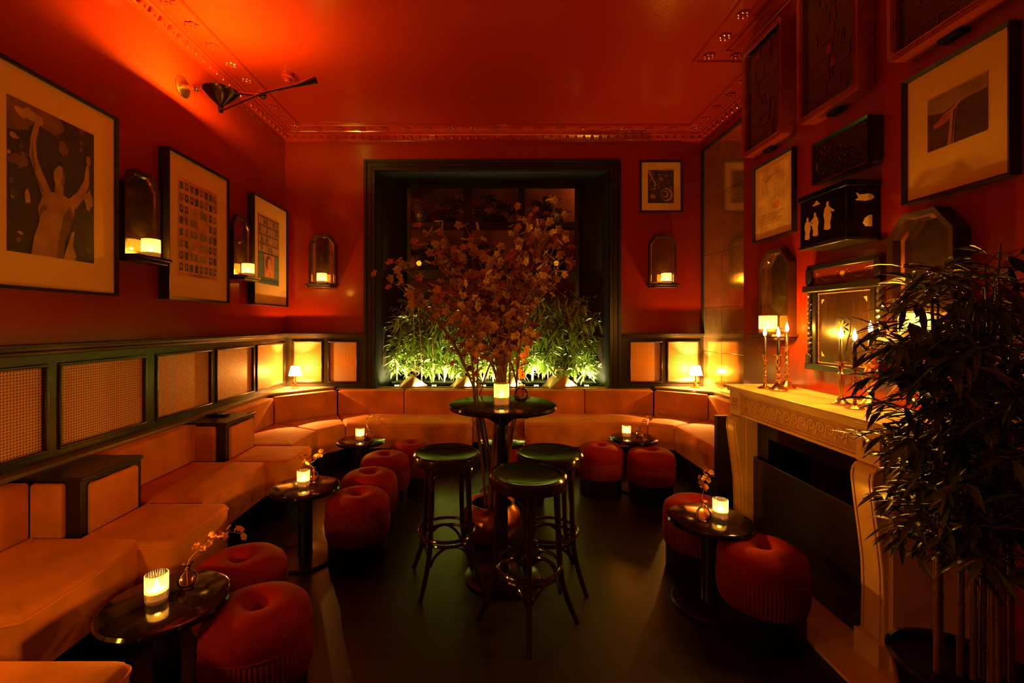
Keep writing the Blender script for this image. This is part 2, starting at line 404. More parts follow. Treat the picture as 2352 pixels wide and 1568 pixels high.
def bonsai(x, z, wd, seed, label):
    r = random.Random(seed); t = thing('bonsai_tree', label, 'bonsai', (x, YB+.77, z), 0, None)
    pt = MB().lathe([(1e-4, 0), (wd*.32, 0), (wd*.42, .03), (wd*.44, .07), (wd*.38, .1), (wd*.36, .1), (wd*.36, .085), (1e-4, .085)], 20).build('pot', blackm, t)
    p = smooth_path([(0, 0, .08), (.03*r.choice((-1, 1)), 0, .15), (-.02, .01, .22), (.01, 0, .3)], 5)
    MB().tube(p, [.018 - .0006*i for i in range(len(p))], 7).build('trunk', twigm, t)
    f = MB()
    for k in range(11):
        a = r.uniform(0, 6.28); rr = r.uniform(.03, wd*.6)
        cx, cy, cz = rr*cos(a), rr*sin(a)*.5, .17 + r.uniform(0, .24) - rr*.2
        for q in range(40):
            u = r.gauss(0, .045); v = r.gauss(0, .025); wz = r.gauss(0, .024)
            f.ball((cx+u, cy+v, cz+wz), r.uniform(.01, .022), 6, 1, 1, .7)
    o = f.build('foliage', bonsaim, t); o['kind'] = 'stuff'
for x, z, wd, sd, lb in ((-.9, 2.895, .3, 1, 'bonsai with spreading pads in the upper left window pane'), (-.55, 2.895, .3, 2, 'dense bonsai at the right of the upper left window pane'),
        (.1, 2.895, .42, 3, 'round headed bonsai in the upper middle window pane'), (.85, 2.895, .46, 4, 'broad dark bonsai in the upper right window pane'),
        (-.8, 2.235, .4, 5, 'bonsai on the middle shelf behind the left of the blossom branches'), (.02, 2.235, .34, 6, 'bonsai on the middle shelf behind the blossom branches, centre pane'), (.95, 2.235, .34, 7, 'bonsai on the middle shelf at the right end')):
    bonsai(x, z, wd, sd, lb)

# ------------------------------------------------------------------ leaves and bamboo
def leaf(mb, base, d, up, L, W, droop=.3, tipw=.5):
    d = Vector(d).normalized(); up = Vector(up); sd = d.cross(up)
    if sd.length < 1e-3: sd = d.orthogonal()
    sd.normalize(); up = sd.cross(d).normalized(); base = Vector(base)
    st = ((.3, .8), (.6, 1), (.85, tipw)); vs = [base]
    for t, wv in st:
        c = base + d*L*t - Vector((0, 0, 1))*droop*L*t*t
        vs += [c + sd*W*.5*wv + up*W*.18*wv, c, c - sd*W*.5*wv + up*W*.18*wv]
    vs.append(base + d*L - Vector((0, 0, 1))*droop*L)
    mb.add(vs, [(0,1,2), (0,2,3), (1,4,5,2), (2,5,6,3), (4,7,8,5), (5,8,9,6), (7,10,8), (8,10,9)])
def bamboo(name, label, cat, loc, nc, H, spread, LL, nclus, seed, group=None, single=0, lm=None, zlo=.15, tilt=.12, cr=.008, bias=(0, 0), clip=None):
    r = random.Random(seed); t = thing(name, label, cat, loc, 0, group)
    tips = []; tw = MB()
    for k in range(nc):
        a = r.uniform(0, 6.28); rr = spread*(.45 if not single else .26)*math.sqrt(r.random()); bx, by = rr*cos(a), rr*sin(a)*.8
        h = H * r.uniform(.72, 1.0); lx, ly = r.gauss(bias[0], tilt)*h, r.gauss(bias[1], tilt*.6)*h
        pts = [(bx + lx*(u**2), by + ly*(u**2), h*u) for u in [i/10 for i in range(11)]]
        c = MB(); rad = [cr*(1-.55*i/10) for i in range(11)]
        c.tube(pts, rad, 8)
        for i in range(1, 10): c.tube([Vector(pts[i]) + Vector((0, 0, -.004)), Vector(pts[i]) + Vector((0, 0, .004))], rad[i]*1.3, 8)
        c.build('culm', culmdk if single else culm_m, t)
        tips.append(pts)
    me = []
    if single:
        for q in range(5):
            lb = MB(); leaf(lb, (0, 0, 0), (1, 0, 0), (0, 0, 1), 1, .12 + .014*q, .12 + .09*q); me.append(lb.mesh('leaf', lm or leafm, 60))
    f = MB(); n1 = 0; cl = []
    for k in range(nclus):
        pts = r.choice(tips); u = r.uniform(zlo, 1.0); i = min(9, int(u*10)); p = Vector(pts[i]).lerp(Vector(pts[i+1]), u*10-i)
        a = r.uniform(0, 6.28); ln = spread*r.uniform(.15, .75) * (1 - .35*abs(u-.5))
        q = p + Vector((ln*cos(a), ln*sin(a)*.7, ln*r.uniform(.0, .6)))
        if clip and not (clip[0] < q.x+loc[0] < clip[1] and clip[2] < q.y+loc[1] < clip[3]):
            q = p.lerp(q, .35)
            if not (clip[0] < q.x+loc[0] < clip[1] and clip[2] < q.y+loc[1] < clip[3]): continue
        cl.append((p, q, a))
    for p, q, a in cl:
        mid = p.lerp(q, .5) + Vector((0, 0, .02)); tw.tube([p, mid, q], .0018, 4)
        nl = r.randint(5, 8)
        for j in range(nl):
            b0 = a + r.uniform(-1.5, 1.5); el = r.uniform(-.7, .65)
            d = Vector((cos(b0)*cos(el), sin(b0)*cos(el), sin(el))); L = LL*r.uniform(.6, 1.15)
            base = q if j < nl-2 else mid
            if n1 < single:
                mm = r.choice(me); rot = d.to_track_quat('X', 'Z').to_matrix().to_4x4() @ Matrix.Rotation(r.uniform(-.8, .8), 4, 'X')
                inst(mm, 'leaf', t, Matrix.Translation(base) @ rot @ Matrix.Scale(L, 4)); n1 += 1
            else: leaf(f, base, d, (r.uniform(-.5, .5), r.uniform(-.5, .5), 1), L, L*r.uniform(.14, .21), r.uniform(.1, .5))
    o = tw.build('twigs', culmdk if single else culm_m, t); o['kind'] = 'stuff'
    if f.v:
        o = f.build('foliage', lm or leafm, t, ang=60); o['kind'] = 'stuff'
    return t
# planter trough behind the sill
tr = MB(); tr.box(-1.22, 1.36, YB+.18, YB+.46, .747, .80); t = tr.build('planter_trough', blackmat, bevel=.01); tag(t, 'long black planter trough on the window sill under the bamboo', 'planter')
pos = [(-1.12, 1.10), (-.86, 1.22), (-.60, 1.12), (-.33, 1.02), (-.06, 1.0), (.2, 1.05), (.47, 1.1), (.74, 1.18), (1.0, 1.22), (1.2, 1.05)]
lbs = ['leftmost bamboo plant in the window, beside the left reveal', 'tall bamboo plant behind the left woven basket in the window', 'bamboo plant third from the left in the window planter', 'bamboo plant left of the dark branch bundle in the window',
       'bamboo plant behind the branch bundle, above the second basket', 'bamboo plant just right of the branch bundle in the window', 'bamboo plant behind the orange orchid on the high table', 'bamboo plant left of the right woven basket in the window',
       'tall dark topped bamboo plant behind the right woven basket', 'rightmost bamboo plant in the window with long arching leaves']
for k, (x, h) in enumerate(pos):
    bamboo('bamboo_plant', lbs[k], 'plant', (x, YB+.28, .80), 6, h, .44, .155, 210, 40+k, 'bamboo plants in the window planter', zlo=.09, clip=(-1.29, 1.41, YB+.15, YB+.45))
# woven baskets and uplights in the window
def basket(x, s, label):
    t = thing('woven_basket', label, 'basket', (x, YB+.135, .745), .3, 'woven baskets on the window sill')
    b1 = MB(); b2 = MB(); n = 5
    rot = Matrix.Rotation(radians(45), 4, 'Y')
    for face in range(2):
        for i in range(n):
            for j in range(n):
                e = .004 if (i+j) % 2 else .009
                u0, u1, v0, v1 = [(-.5 + q/n)*s for q in (i+.06, i+.94, j+.06, j+.94)]
                bb = b1 if (i+j) % 2 else b2
                h = s*.5
                if face == 0: bb.box(u0, u1, v0, v1, h-.005, h+e)
                else: bb.box(h-.005, h+e, v0, v1, u0, u1)
    fr = MB(); fr.box(-s/2, s/2, -s/2, s/2, -s/2, s/2)
    for bb in (b1, b2, fr): bb.xf(Matrix.Translation((0, 0, .0)) @ rot)
    for bb in (b1, b2, fr): bb.v = [(v[0], v[1], max(v[2]*.8, 0.0)) for v in bb.v]
    b1.build('palm_strips', basketm, t); b2.build('palm_strips', basketm2, t); fr.build('body', basketm2, t)
    MB().tube(smooth_path([(-.03, 0, s*.42), (-.09, 0, s*.6), (0, 0, s*.8), (.08, 0, s*.66), (.03, 0, s*.45)], 6), .006, 6).build('handle', basketm, t)
for x, s, lb in ((-.94, .25, 'woven palm basket at the left of the window sill with a looped handle'), (-.29, .24, 'woven palm basket left of the dark branches on the sill'),
                 (.29, .23, 'woven palm basket behind the candle of the high table'), (.9, .27, 'largest woven palm basket at the right of the sill')): basket(x, s, lb)
for x, ul in ((-1.12, 'small black uplight in the left corner of the sill'), (-.66, 'small black uplight right of the leftmost woven basket'), (-.05, 'small black uplight below the branch bundle'), (.12, 'small black uplight behind the candle of the high table'), (.60, 'small black uplight left of the largest woven basket'), (1.22, 'small black uplight in the right corner of the sill')):
    t = thing('uplight', ul, 'light', (x, YB+.045, .747), 0, 'uplights in the window')
    MB().lathe([(1e-4, 0), (.03, 0), (.03, .03), (.022, .035), (.022, .03), (1e-4, .03)], 16).build('housing', blackmat, t)
    light('uplight_light', (0, 0.0, .045), 60, GREENISH, .02, t, spot=70, aim=(0, .40, .7))
strip = MB().box(-1.34, 1.46, YB+.004, YB+.03, .746, .757).build('light_strip', brass); tag(strip, 'thin warm light strip along the front edge of the window sill', 'light')
ld = bpy.data.lights.new('strip_light', 'AREA'); ld.shape = 'RECTANGLE'; ld.size = 2.7; ld.size_y = .02; ld.energy = 210; ld.color = GREENISH; ld.spread = radians(90)
lo = bpy.data.objects.new('strip_light', ld); C.objects.link(lo); lo.location = (.06, YB+.018, .762); lo.rotation_euler = Vector((0, .62, .78)).to_track_quat('-Z', 'Y').to_euler(); lo.parent = strip

# ------------------------------------------------------------------ banquettes
def fillet(poly, rad):
    out = []; n = len(poly)
    for i, p in enumerate(poly):
        r = rad[i] if hasattr(rad, '__len__') else rad
        p = Vector(p); a = (Vector(poly[i-1]) - p).normalized(); c = (Vector(poly[(i+1) % n]) - p).normalized()
        if r < 1e-4: out.append(p); continue
        h = a.angle(c) / 2; d = r / math.tan(h); p0 = p + a*d; p1 = p + c*d; k = max(3, int(r/.02)+2)
        for j in range(k + 1):
            t = j/k; out.append(p0*(1-t)**2 + p*2*t*(1-t) + p1*t*t)
    return out
def inset(P, d):
    out = []; n = len(P)
    for i in range(n):
        a = P[i] - P[i-1]; c = P[(i+1) % n] - P[i]
        if a.length < 1e-7: a = c
        if c.length < 1e-7: c = a
        n1 = Vector((-a.y, a.x)).normalized(); n2 = Vector((-c.y, c.x)).normalized(); m = (n1+n2)
        m = m.normalized() if m.length > 1e-6 else n1
        out.append(P[i] + m*d/max(.5, m.dot(n1)))
    return out
def cushion(poly, z0, z1, rad, r=.03, puff=.012, seed=1):
    P = fillet(poly, rad); n = len(P); rings = [(P, z0), (P, z1-.10), (P, z1-r)]
    for a in (20, 40, 60, 80): rings.append((inset(P, r*(1-cos(radians(a)))), z1-r+r*sin(radians(a))))
    I = inset(P, r); c = sum(I, Vector((0, 0)))/n
    for t in (.12, .3, .5, .7, .88): rings.append(([p.lerp(c, t) for p in I], z1 + puff*(1-(1-t)**2)))
    vs = [(p.x, p.y, z) for ring, z in rings for p in ring] + [(c.x, c.y, z1+puff)]
    fs = [(j*n+i, j*n+(i+1) % n, (j+1)*n+(i+1) % n, (j+1)*n+i) for j in range(len(rings)-1) for i in range(n)]
    fs += [((len(rings)-1)*n+i, (len(rings)-1)*n+(i+1) % n, len(rings)*n) for i in range(n)]
    return MB().add(vs, fs), [(p.x, p.y, z1-r*1.0) for p in inset(P, -.002)]
def bench(label, poly, rad, backs=(), z=.46, name='banquette', group=None):
    cx = sum(p[0] for p in poly)/len(poly); cy = sum(p[1] for p in poly)/len(poly)
    t = thing(name, label, 'bench', (cx, cy, 0), 0, group); sh = [(p[0]-cx, p[1]-cy) for p in poly]
    c, pipe = cushion(sh, .20, z, rad); c.build('seat_cushion', velvet, t, ang=50)
    MB().tube(pipe, .0055, 6, closed=True).build('piping', pipem, t)
    P = inset([Vector(p) for p in sh], .06); MB().prism([(p.x, p.y) for p in P], 0, .21).build('plinth', blackmat, t)
    for (p0, p1) in backs:
        a = Vector(p0) - Vector((cx, cy)); e = Vector(p1) - Vector((cx, cy)); d = (e-a).normalized(); nr = Vector((d.y, -d.x))  # outward = right of travel
        m = .004; a2 = a + d*m; e2 = e - d*m
        q = [a2, e2, e2 - nr*.13, a2 - nr*.13]
        if (q[1]-q[0]).cross(q[2]-q[1]) < 0: q.reverse()
        cb, pp = cushion([(v.x, v.y) for v in q], .40, .735, .012, .02, .004); cb.build('back_cushion', velvet, t, ang=50)
    return t
XF = -1.715; XBk = -2.30
bench('orange velvet bench seat at the bottom left, nearest to the camera', [(XL+.05, .55), (-1.13, .55), (-1.13, 1.47), (XL+.05, 1.47)], [.01, .06, .05, .01])
bench('long rust velvet banquette seat behind the nearest round table', [(XBk, 1.48), (XF, 1.68), (XF, 2.30), (XBk, 2.30)], [.01, .02, .04, .01], [((XBk, 1.2), (XBk, 2.3))][::1])
bench('projecting rust velvet seat before the nearer arm console', [(-2.05, 2.24), (-1.54, 2.24), (-1.54, 2.74), (-2.05, 2.74)], [.01, .1, .05, .01])
bench('rust velvet banquette seat behind the second round table on the left', [(XBk, 2.75), (XF, 2.75), (XF, 3.56), (XBk, 3.56)], [.01, .01, .05, .01], [((XBk, 2.75), (XBk, 3.62))])
bench('projecting rust velvet seat before the farther arm console', [(-2.05, 3.53), (-1.536, 3.53), (-1.536, 4.02), (-2.05, 4.02)], [.01, .1, .05, .01])
bench('lamp lit velvet seat between the far arm console and the left corner', [(XBk, 4.03), (XF, 4.03), (XF, 4.6), (XBk, 4.93)], [.01, .01, .02, .01], [((XBk, 4.08), (XBk, 4.92))])
bench('angled velvet corner seat in front of the left table lamp', [(-1.717, 4.605), (-1.52, 4.875), (-1.79, 5.45), (-2.3, 4.935)], [.01, .02, .01, .01], [((-2.3, 4.93), (-1.79, 5.45))])
bench('long velvet banquette under the left half of the window', [(-1.515, 4.885), (-.17, 4.885), (-.17, 5.45), (-1.785, 5.45)], [.01, .12, .01, .01], [((-1.79, 5.45), (-1.0, 5.45)), ((-1.0, 5.45), (-.17, 5.45))])
bench('recessed velvet seat behind the high table stem at the window centre', [(-.165, 5.13), (.405, 5.13), (.405, 5.45), (-.165, 5.45)], .01, [((-.17, 5.45), (.41, 5.45))])
bench('long velvet banquette under the right half of the window', [(.41, 4.92), (1.73, 4.95), (1.975, 5.45), (.41, 5.45)], [.12, .01, .01, .01], [((.41, 5.45), (1.16, 5.45)), ((1.16, 5.45), (1.98, 5.45))])
bench('angled velvet corner seat in front of the right table lamp', [(1.735, 4.948), (1.96, 4.80), (2.46, 5.1), (1.98, 5.447)], [.01, .02, .01, .01], [((1.98, 5.45), (2.46, 5.1))])
bench('velvet seat running from the right corner to the dark end panel', [(1.96, 3.91), (2.46, 3.91), (2.46, 5.095), (1.96, 4.795)], [.02, .01, .01, .01], [((2.46, 5.1), (2.46, 3.91))])
# shelf behind the cushions
b = MB()
b.prism([(XL+.02, .2), (XBk-.08, .2), (XBk-.08, 4.97), (-1.86, 5.51), (-1.86, YB), (XL+.02, YB)], .742, .765)
b.prism([(-1.86, 5.51), (2.02, 5.51), (2.02, YB), (-1.86, YB)], .737, .745)
b.prism([(2.02, 5.50), (2.53, 5.13), (2.53, 3.88), (XR, 3.88), (XR, YB), (2.02, YB)], .742, .765)
t = b.build('banquette_ledge', shelfm); tag(t, 'narrow ledge along the walls behind the banquette backs, carrying the table lamps', 'shelf')
b = MB().box(1.925, XR-.02, 3.845, 3.885, 0, .755); t = b.build('banquette_end_panel', dark, bevel=.004); tag(t, 'dark upright end panel of the banquette beside the mantelpiece', 'panel')
# arm consoles
def console(y0, y1, label):
    t = thing('arm_console', label, 'armrest', (-2.27, (y0+y1)/2, 0)); ox, oy = -2.27, (y0+y1)/2
    MB().box(XL+.03-ox, -2.072-ox, y0-oy, y1-oy, 0, .725).build('box', dark, t, bevel=.003)
    MB().box(XL+.03-ox, -2.062-ox, y0-.006-oy, y1+.006-oy, .725, .745).build('top_board', dark, t, bevel=.004)
    q = [(-2.074-ox, y0+.04-oy), (-2.048-ox, y0+.04-oy), (-2.048-ox, y1-.05-oy), (-2.074-ox, y1-.05-oy)]
    c, _ = cushion(q, .44, .705, [.001, .01, .01, .001], .02, .0); c.build('front_pad', velvet, t, ang=50)
    for (ya, yb, rr) in ((y0-.03, y0, [.012, .012, .001, .001]), (y1, y1+.03, [.001, .001, .012, .012])):
        q = [(-2.31-ox, ya-oy), (-2.15-ox, ya-oy), (-2.15-ox, yb-oy), (-2.31-ox, yb-oy)]
        c, _ = cushion(q, .44, .72, rr, .02, 0); c.build('side_pad', velvet, t, ang=50)
console(2.33, 2.735, 'dark wooden arm console with velvet pads, nearer of the two on the left')
console(3.62, 4.06, 'dark wooden arm console with velvet pads, farther of the two on the left')
t = MB().box(-2.38, -2.22, 3.86, 3.95, .746, .764).build('menu_holder', blackm, bevel=.003); tag(t, 'small flat black menu block on the farther arm console', 'menu')

# ------------------------------------------------------------------ low tables, votives, vases, sprigs
def low_table(x, y, label):
    t = thing('low_table', label, 'table', (x, y, 0), 0, 'small round cocktail tables')
    MB().lathe([(1e-4, .44), (.2, .44), (.215, .444), (.222, .455), (.215, .466), (.205, .47), (1e-4, .47)], 48).build('tabletop', blackm, t)
    MB().lathe([(.05, .02), (.045, .05), (.045, .42), (.07, .44)], 24).build('column', blackwood, t)
    MB().lathe([(1e-4, 0), (.195, 0), (.2, .008), (.19, .018), (.06, .03), (1e-4, .03)], 40).build('base', blackwood, t)
low_table(-1.235, 1.76, 'round black table at the lower left with a candle and a vase')
low_table(-1.193, 2.99, 'round black table with an orange sheen, second from the front on the left')
low_table(-1.152, 4.17, 'round black table before the left half of the window bench')
low_table(.13, 4.15, 'round black table behind the high table stem')
low_table(1.36, 4.26, 'round black table before the right half of the window bench')
low_table(1.214, 2.5, 'round black table in front of the marble mantelpiece')
flame_me = MB().lathe([(1e-4, 0), (.0045, .004), (.0062, .011), (.005, .02), (.0022, .03), (1e-4, .038)], 10).mesh('flame', flame_m)
def votive(x, y, z, label, r=.038, h=.105, power=.6, m=None, group='ribbed glass candle holders on the tables', waxh=.45, ribs=30):
    t = thing('candle_glass', label, 'candle', (x, y, z), 0, group)
    wob = lambda a, j: 1 + .022*cos(a*ribs)
    gm = m or ribglass
    MB().lathe([(1e-4, .004), (r*.93, .002), (r, .012), (r, h), (r-.002, h+.001)], ribs*4, wob=wob, cap=False).build('glass', gm, t, ang=80)
    MB().lathe([(1e-4, .013), (r*.84, .013), (r*.84, h*waxh), (r*.5, h*waxh-.003), (1e-4, h*waxh-.004)], 24).build('wax', wax, t)
    MB().tube([(0, 0, h*waxh-.004), (.001, 0, h*waxh+.006)], .0009, 5).build('wick', blackmat, t)
    inst(flame_me, 'flame', t, LOC(0, 0, h*waxh+.004))
    light('candle_light', (0, 0, h*waxh+.022), power, CANDLE, .009, t)
    return t
votive(-1.265, 1.747, .47, 'lit ribbed glass candle on the nearest table at the lower left', power=6)
votive(-1.199, 2.976, .47, 'lit ribbed glass candle on the second table on the left', power=6)
votive(-1.164, 4.17, .47, 'lit ribbed glass candle on the table before the left window bench', power=7)
votive(1.30, 4.28, .47, 'lit ribbed glass candle on the table before the right window bench', power=7)
votive(1.268, 2.49, .47, 'lit ribbed glass candle on the table by the mantelpiece', power=6)
votive(.081, 2.667, 1.05, 'large lit ribbed glass candle on the high table', r=.044, h=.13, power=5)
bl = MB()
for k in range(5):
    a = k*2*pi/5; leaf(bl, (0, 0, 0), (cos(a), sin(a), .35), (0, 0, 1), .55, .5, .15, .8)
bl.ball((0, 0, .04), .07, 6); bloss_me = bl.mesh('blossom', orchm, 60)
def vase(x, y, z, label, sprig, slabel, s=1, n=11, seed=1, fs=.026):
    t = thing('bud_vase', label, 'vase', (x, y, z), 0, 'round glass bud vases')
    pr = [(1e-4, .003), (.018, .001), (.03, .01), (.037, .028), (.036, .045), (.026, .062), (.013, .072), (.011, .082), (.013, .093), (.02, .1), (.018, .1), (.0115, .093), (.0095, .082), (.0115, .072), (.024, .06), (.034, .045), (.035, .028), (.028, .012), (1e-4, .006)]
    MB().lathe([(a*s, c*s) for a, c in pr], 28).build('vase_glass', vaseglass, t, ang=80)
    t2 = thing('flower_sprig', slabel, 'flowers', (x, y, z), 0, 'orchid sprigs in the bud vases')
    r = random.Random(seed)
    p = smooth_path([(0, 0, .012*s), (0, 0, .09*s)] + [tuple(q) for q in sprig], 7)
    MB().tube(p, .0013, 5).build('stem', stemm, t2)
    m = len(p); lo = int(m*.45)
    for k in range(n):
        q = Vector(p[lo + int((m-1-lo)*k/(n-1))]); off = Vector((r.uniform(-1, 1), r.uniform(-1, 1), r.uniform(-.8, 1)))*.018
        q2 = q + off
        rot = Euler((r.uniform(-1.4, 1.4), r.uniform(-1.4, 1.4), r.uniform(0, 6))).to_matrix().to_4x4()
        inst(bloss_me, 'blossom', t2, Matrix.Translation(q2) @ rot @ Matrix.Scale(fs*r.uniform(.95, 1.5), 4))
vase(-1.205, 1.835, .47, 'round brown glass vase on the nearest table at the lower left', [(.02, .01, .13), (.07, .03, .17), (.13, .05, .2), (.19, .06, .19)], 'arching orchid sprig leaning right on the nearest left table', n=15, seed=1)
vase(-1.165, 3.06, .47, 'round glass vase beside the candle of the second left table', [(-.03, 0, .12), (-.08, 0, .16), (-.02, 0, .13), (.03, .01, .17), (.06, 0, .19)], 'orchid sprig with pale blooms on the second left table', n=12, seed=2)
vase(-1.096, 4.216, .47, 'round glass vase on the table before the left window bench', [(-.02, 0, .13), (0, 0, .2), (.05, 0, .2), (.1, .01, .16), (.15, .01, .13)], 'drooping orchid sprig before the left window bench', n=12, seed=3)
vase(.2, 4.28, .47, 'small glass vase on the table behind the high table stem', [(0, 0, .13), (.02, 0, .16), (.04, 0, .2)], 'short orange sprig on the table behind the high table stem', n=8, seed=4)
vase(1.412, 4.25, .47, 'round glass vase on the table before the right window bench', [(.02, 0, .13), (.07, 0, .17), (.14, 0, .2), (.22, .01, .235)], 'orchid sprig leaning right before the right window bench', n=13, seed=5)
vase(1.165, 2.462, .47, 'round glass vase on the table by the mantelpiece', [(-.01, 0, .13), (.0, 0, .18), (-.01, 0, .22), (.03, 0, .24), (.01, 0, .28)], 'upright orchid sprig on the table by the mantelpiece', n=15, seed=6, s=1.05)
vase(.207, 2.816, 1.05, 'round glass vase beside the large candle on the high table', [(.0, 0, .14), (.02, .02, .2), (.03, .02, .28), (.05, .02, .34)], 'orange orchid sprig standing on the high table', n=14, seed=7, s=1.2, fs=.032)

# ------------------------------------------------------------------ poufs
def pouf_proto():
    t = thing('pouf', '', 'pouf', (0, 0, 0), 0, 'red velvet poufs')
    prof = [(1e-4, .395), (.018, .398), (.035, .418), (.06, .436), (.095, .442), (.13, .438), (.165, .424), (.19, .402), (.2, .375), (.202, .345), (.196, .322), (1e-4, .32)]
    def wob(a, j): return 1 + (.012*cos(5*a) if 2 <= j <= 6 else 0)
    MB().lathe(prof, 48, wob=wob).build('cushion', redvel, t, ang=60)
    MB().ball((0, 0, .397), .013, 10, 1, 1, .5).build('button', redvel, t)
    MB().tube([(.2*cos(a), .2*sin(a), .323) for a in [2*pi*i/40 for i in range(40)]], .0045, 6, closed=True).build('piping', redvel, t)
    n = 72; MB().lathe([(.196, .32), (.202, .27), (.197, .2), (.188, .165)], n*4, wob=lambda a, j: 1 + (.024*cos(a*n) if j else 0), cap=False).build('fringe', fringem, t, ang=80)
    MB().lathe([(.18, 0), (.185, .01), (.185, .2)], 32).build('base', blackmat, t)
    return t
pf = pouf_proto()
plist = [(-.905, 1.80, 'red velvet pouf at the bottom, nearest to the camera'), (-1.16, 2.15, 'red velvet pouf half behind the nearest left table'),
 (-.84, 2.96, 'red velvet pouf right of the second left table'), (-.87, 3.37, 'red velvet pouf, second of the row leading to the window'),
 (-.862, 3.84, 'red velvet pouf, third of the row leading to the window'), (-.70, 4.22, 'red velvet pouf at the far end of the left row'),
 (.30, 3.95, 'red velvet pouf mostly hidden behind the high table stem'), (1.02, 4.13, 'red velvet pouf at the left of the far pair on the right'),
 (1.42, 3.98, 'red velvet pouf at the right of the far pair, before the corner bench'), (1.30, 2.83, 'red velvet pouf peeping out behind the table by the mantelpiece'),
 (1.36, 2.27, 'red velvet pouf in shadow in front of the fireplace')]
for i, (x, y, lb) in enumerate(plist):
    o = pf if i == 0 else copy_tree(pf); o.location = (x, y, 0); o.rotation_euler.z = i*1.3; o['label'] = lb

# ------------------------------------------------------------------ high table and stools
t = thing('high_table', 'high round black bar table in the middle carrying the large candle', 'table', (.09, 2.77, 0))
MB().lathe([(1e-4, 1.015), (.3, 1.015), (.322, 1.02), (.329, 1.032), (.322, 1.045), (.31, 1.05), (1e-4, 1.05)], 64).build('tabletop', mat('green_black_lacquer', (.012, .016, .006), .14, coat=.1), t)
MB().lathe([(.05, .03), (.036, .1), (.032, .5), (.036, .93), (.05, .98), (.05, 1.0)], 24).build('column', blackwood, t)
for k in range(4):
    a = k*pi/2 + .6; MB().tube(smooth_path([(.03*cos(a), .03*sin(a), .93), (.12*cos(a), .12*sin(a), .985), (.24*cos(a), .24*sin(a), 1.008)], 5), .012, 8).build('bracket', blackwood, t)
MB().lathe([(1e-4, 0), (.225, 0), (.23, .012), (.2, .025), (.08, .045), (1e-4, .05)], 40).build('base', blackwood, t)
MB().lathe([(.036, .14), (.048, .145), (.052, .16), (.048, .175), (.036, .18)], 24).build('collar', blackwood, t)
def stool():
    t = thing('bar_stool', '', 'stool', (0, 0, 0), 0, 'bentwood bar stools')
    MB().lathe([(1e-4, .738), (.08, .742), (.15, .752), (.176, .76), (.178, .745), (.1, .73), (1e-4, .73)], 48).build('seat', greenseat, t)
    MB().lathe([(.174, .7), (.196, .704), (.2, .73), (.199, .755), (.19, .766), (.178, .764), (.174, .75), (.174, .7)], 48, cap=False).build('seat_rim', bentwood, t)
    def leg_at(a, z):
        u = 1 - z/.72; r = .145 + .02*min(1, u/.6) + (.09*((u-.6)/.4)**1.6 if u > .6 else 0)
        return Vector((r*cos(a), r*sin(a), z))
    for k in range(4):
        a = k*pi/2
        MB().tube([leg_at(a, z) for z in (.72, .6, .5, .4, .3, .24, .18, .12, .07, .03, 0)], [.017, .0165, .016, .0155, .015, .015, .0145, .014, .014, .013, .013], 10).build('leg', bentwood, t)
    for rr, z in ((.168, .298), (.15, .262)):
        MB().tube([(rr*cos(a), rr*sin(a), z) for a in [2*pi*i/48 for i in range(48)]], .0095, 8, closed=True).build('foot_ring', bentwood, t)
    for k in range(4):
        a0 = k*pi/2; a1 = a0 + pi/2; P = []
        A = leg_at(a0, .15); B = leg_at(a1, .15)
        for i in range(13):
            u = i/12; an = a0 + (a1-a0)*u; r = (.165 - .02*sin(pi*u)); P.append((r*cos(an), r*sin(an), .15 + .115*sin(pi*u)**.6))
        MB().tube(P, .0085, 8).build('lower_brace', bentwood, t)
        P = []
        for i in range(13):
            u = i/12; an = a0 + (a1-a0)*u; r = .15; P.append((r*cos(an), r*sin(an), .60 + .1*sin(pi*u)**.6))
        MB().tube(P, .0085, 8).build('upper_brace', bentwood, t)
    return t
st = stool()
for i, (x, y, a, lb) in enumerate(((-.243, 2.74, 240, 'bentwood bar stool with dished green seat, left of the high table'), (.37, 2.74, 317, 'bentwood bar stool with dished green seat, right behind the front stool'),
        (.206, 2.35, -3, 'bentwood bar stool with dished green seat, frontmost of the three'))):
    o = st if i == 0 else copy_tree(st); o.location = (x, y, 0); o.rotation_euler.z = radians(a); o['label'] = lb

# ------------------------------------------------------------------ copper pot with blossom branches
t = thing('copper_pot', 'squat dark copper pot on the floor behind the stools, holding branches', 'pot', (.03, 3.25, 0))
MB().lathe([(1e-4, 0), (.12, 0), (.18, .04), (.215, .12), (.2, .2), (.16, .245), (.15, .26), (.165, .275), (.155, .275), (.14, .26), (.15, .24), (.19, .2), (.2, .12), (.17, .05), (1e-4, .02)], 40).build('body', copper, t)
br = thing('blossom_branches', 'tall arrangement of dried blossom branches spreading in front of the window', 'branches', (.03, 3.25, .05))
def PX(x, y, Y): return Vector(((x-1120)*Y/1050 - .03, Y-3.25, 1.53-(y-743)*Y/1050 - .05))
tipsL = [(895,640),(905,600),(930,660),(958,545),(985,545),(1012,525),(1035,560),(1068,515),(1075,620),(1040,640),(1000,680),(1110,580),(1140,640),(1190,500),(1215,490),(1240,505),(1282,458),(1265,530),(1302,590),(1285,640),(1250,620),(1200,580),(1160,560),(1170,680),(1230,700),(1280,560),(1070,740),(1100,700),(1215,760),(1000,600),(1240,560),(1225,640),(1130,600),(1180,620),(1190,720),(1120,660),(1060,680),(1270,600)]
fm = MB()
for k in range(5):
    a = k*2*pi/5 + .2; leaf(fm, (0, 0, 0), (cos(a), sin(a), .25), (0, 0, 1), .5, .34, .1, .8)
fm.ball((0, 0, .03), .05, 6); flower_me = fm.mesh('flower', bloomm, 60)
extra = MB(); nf = 0; tw = MB(); r = random.Random(5); spots = []
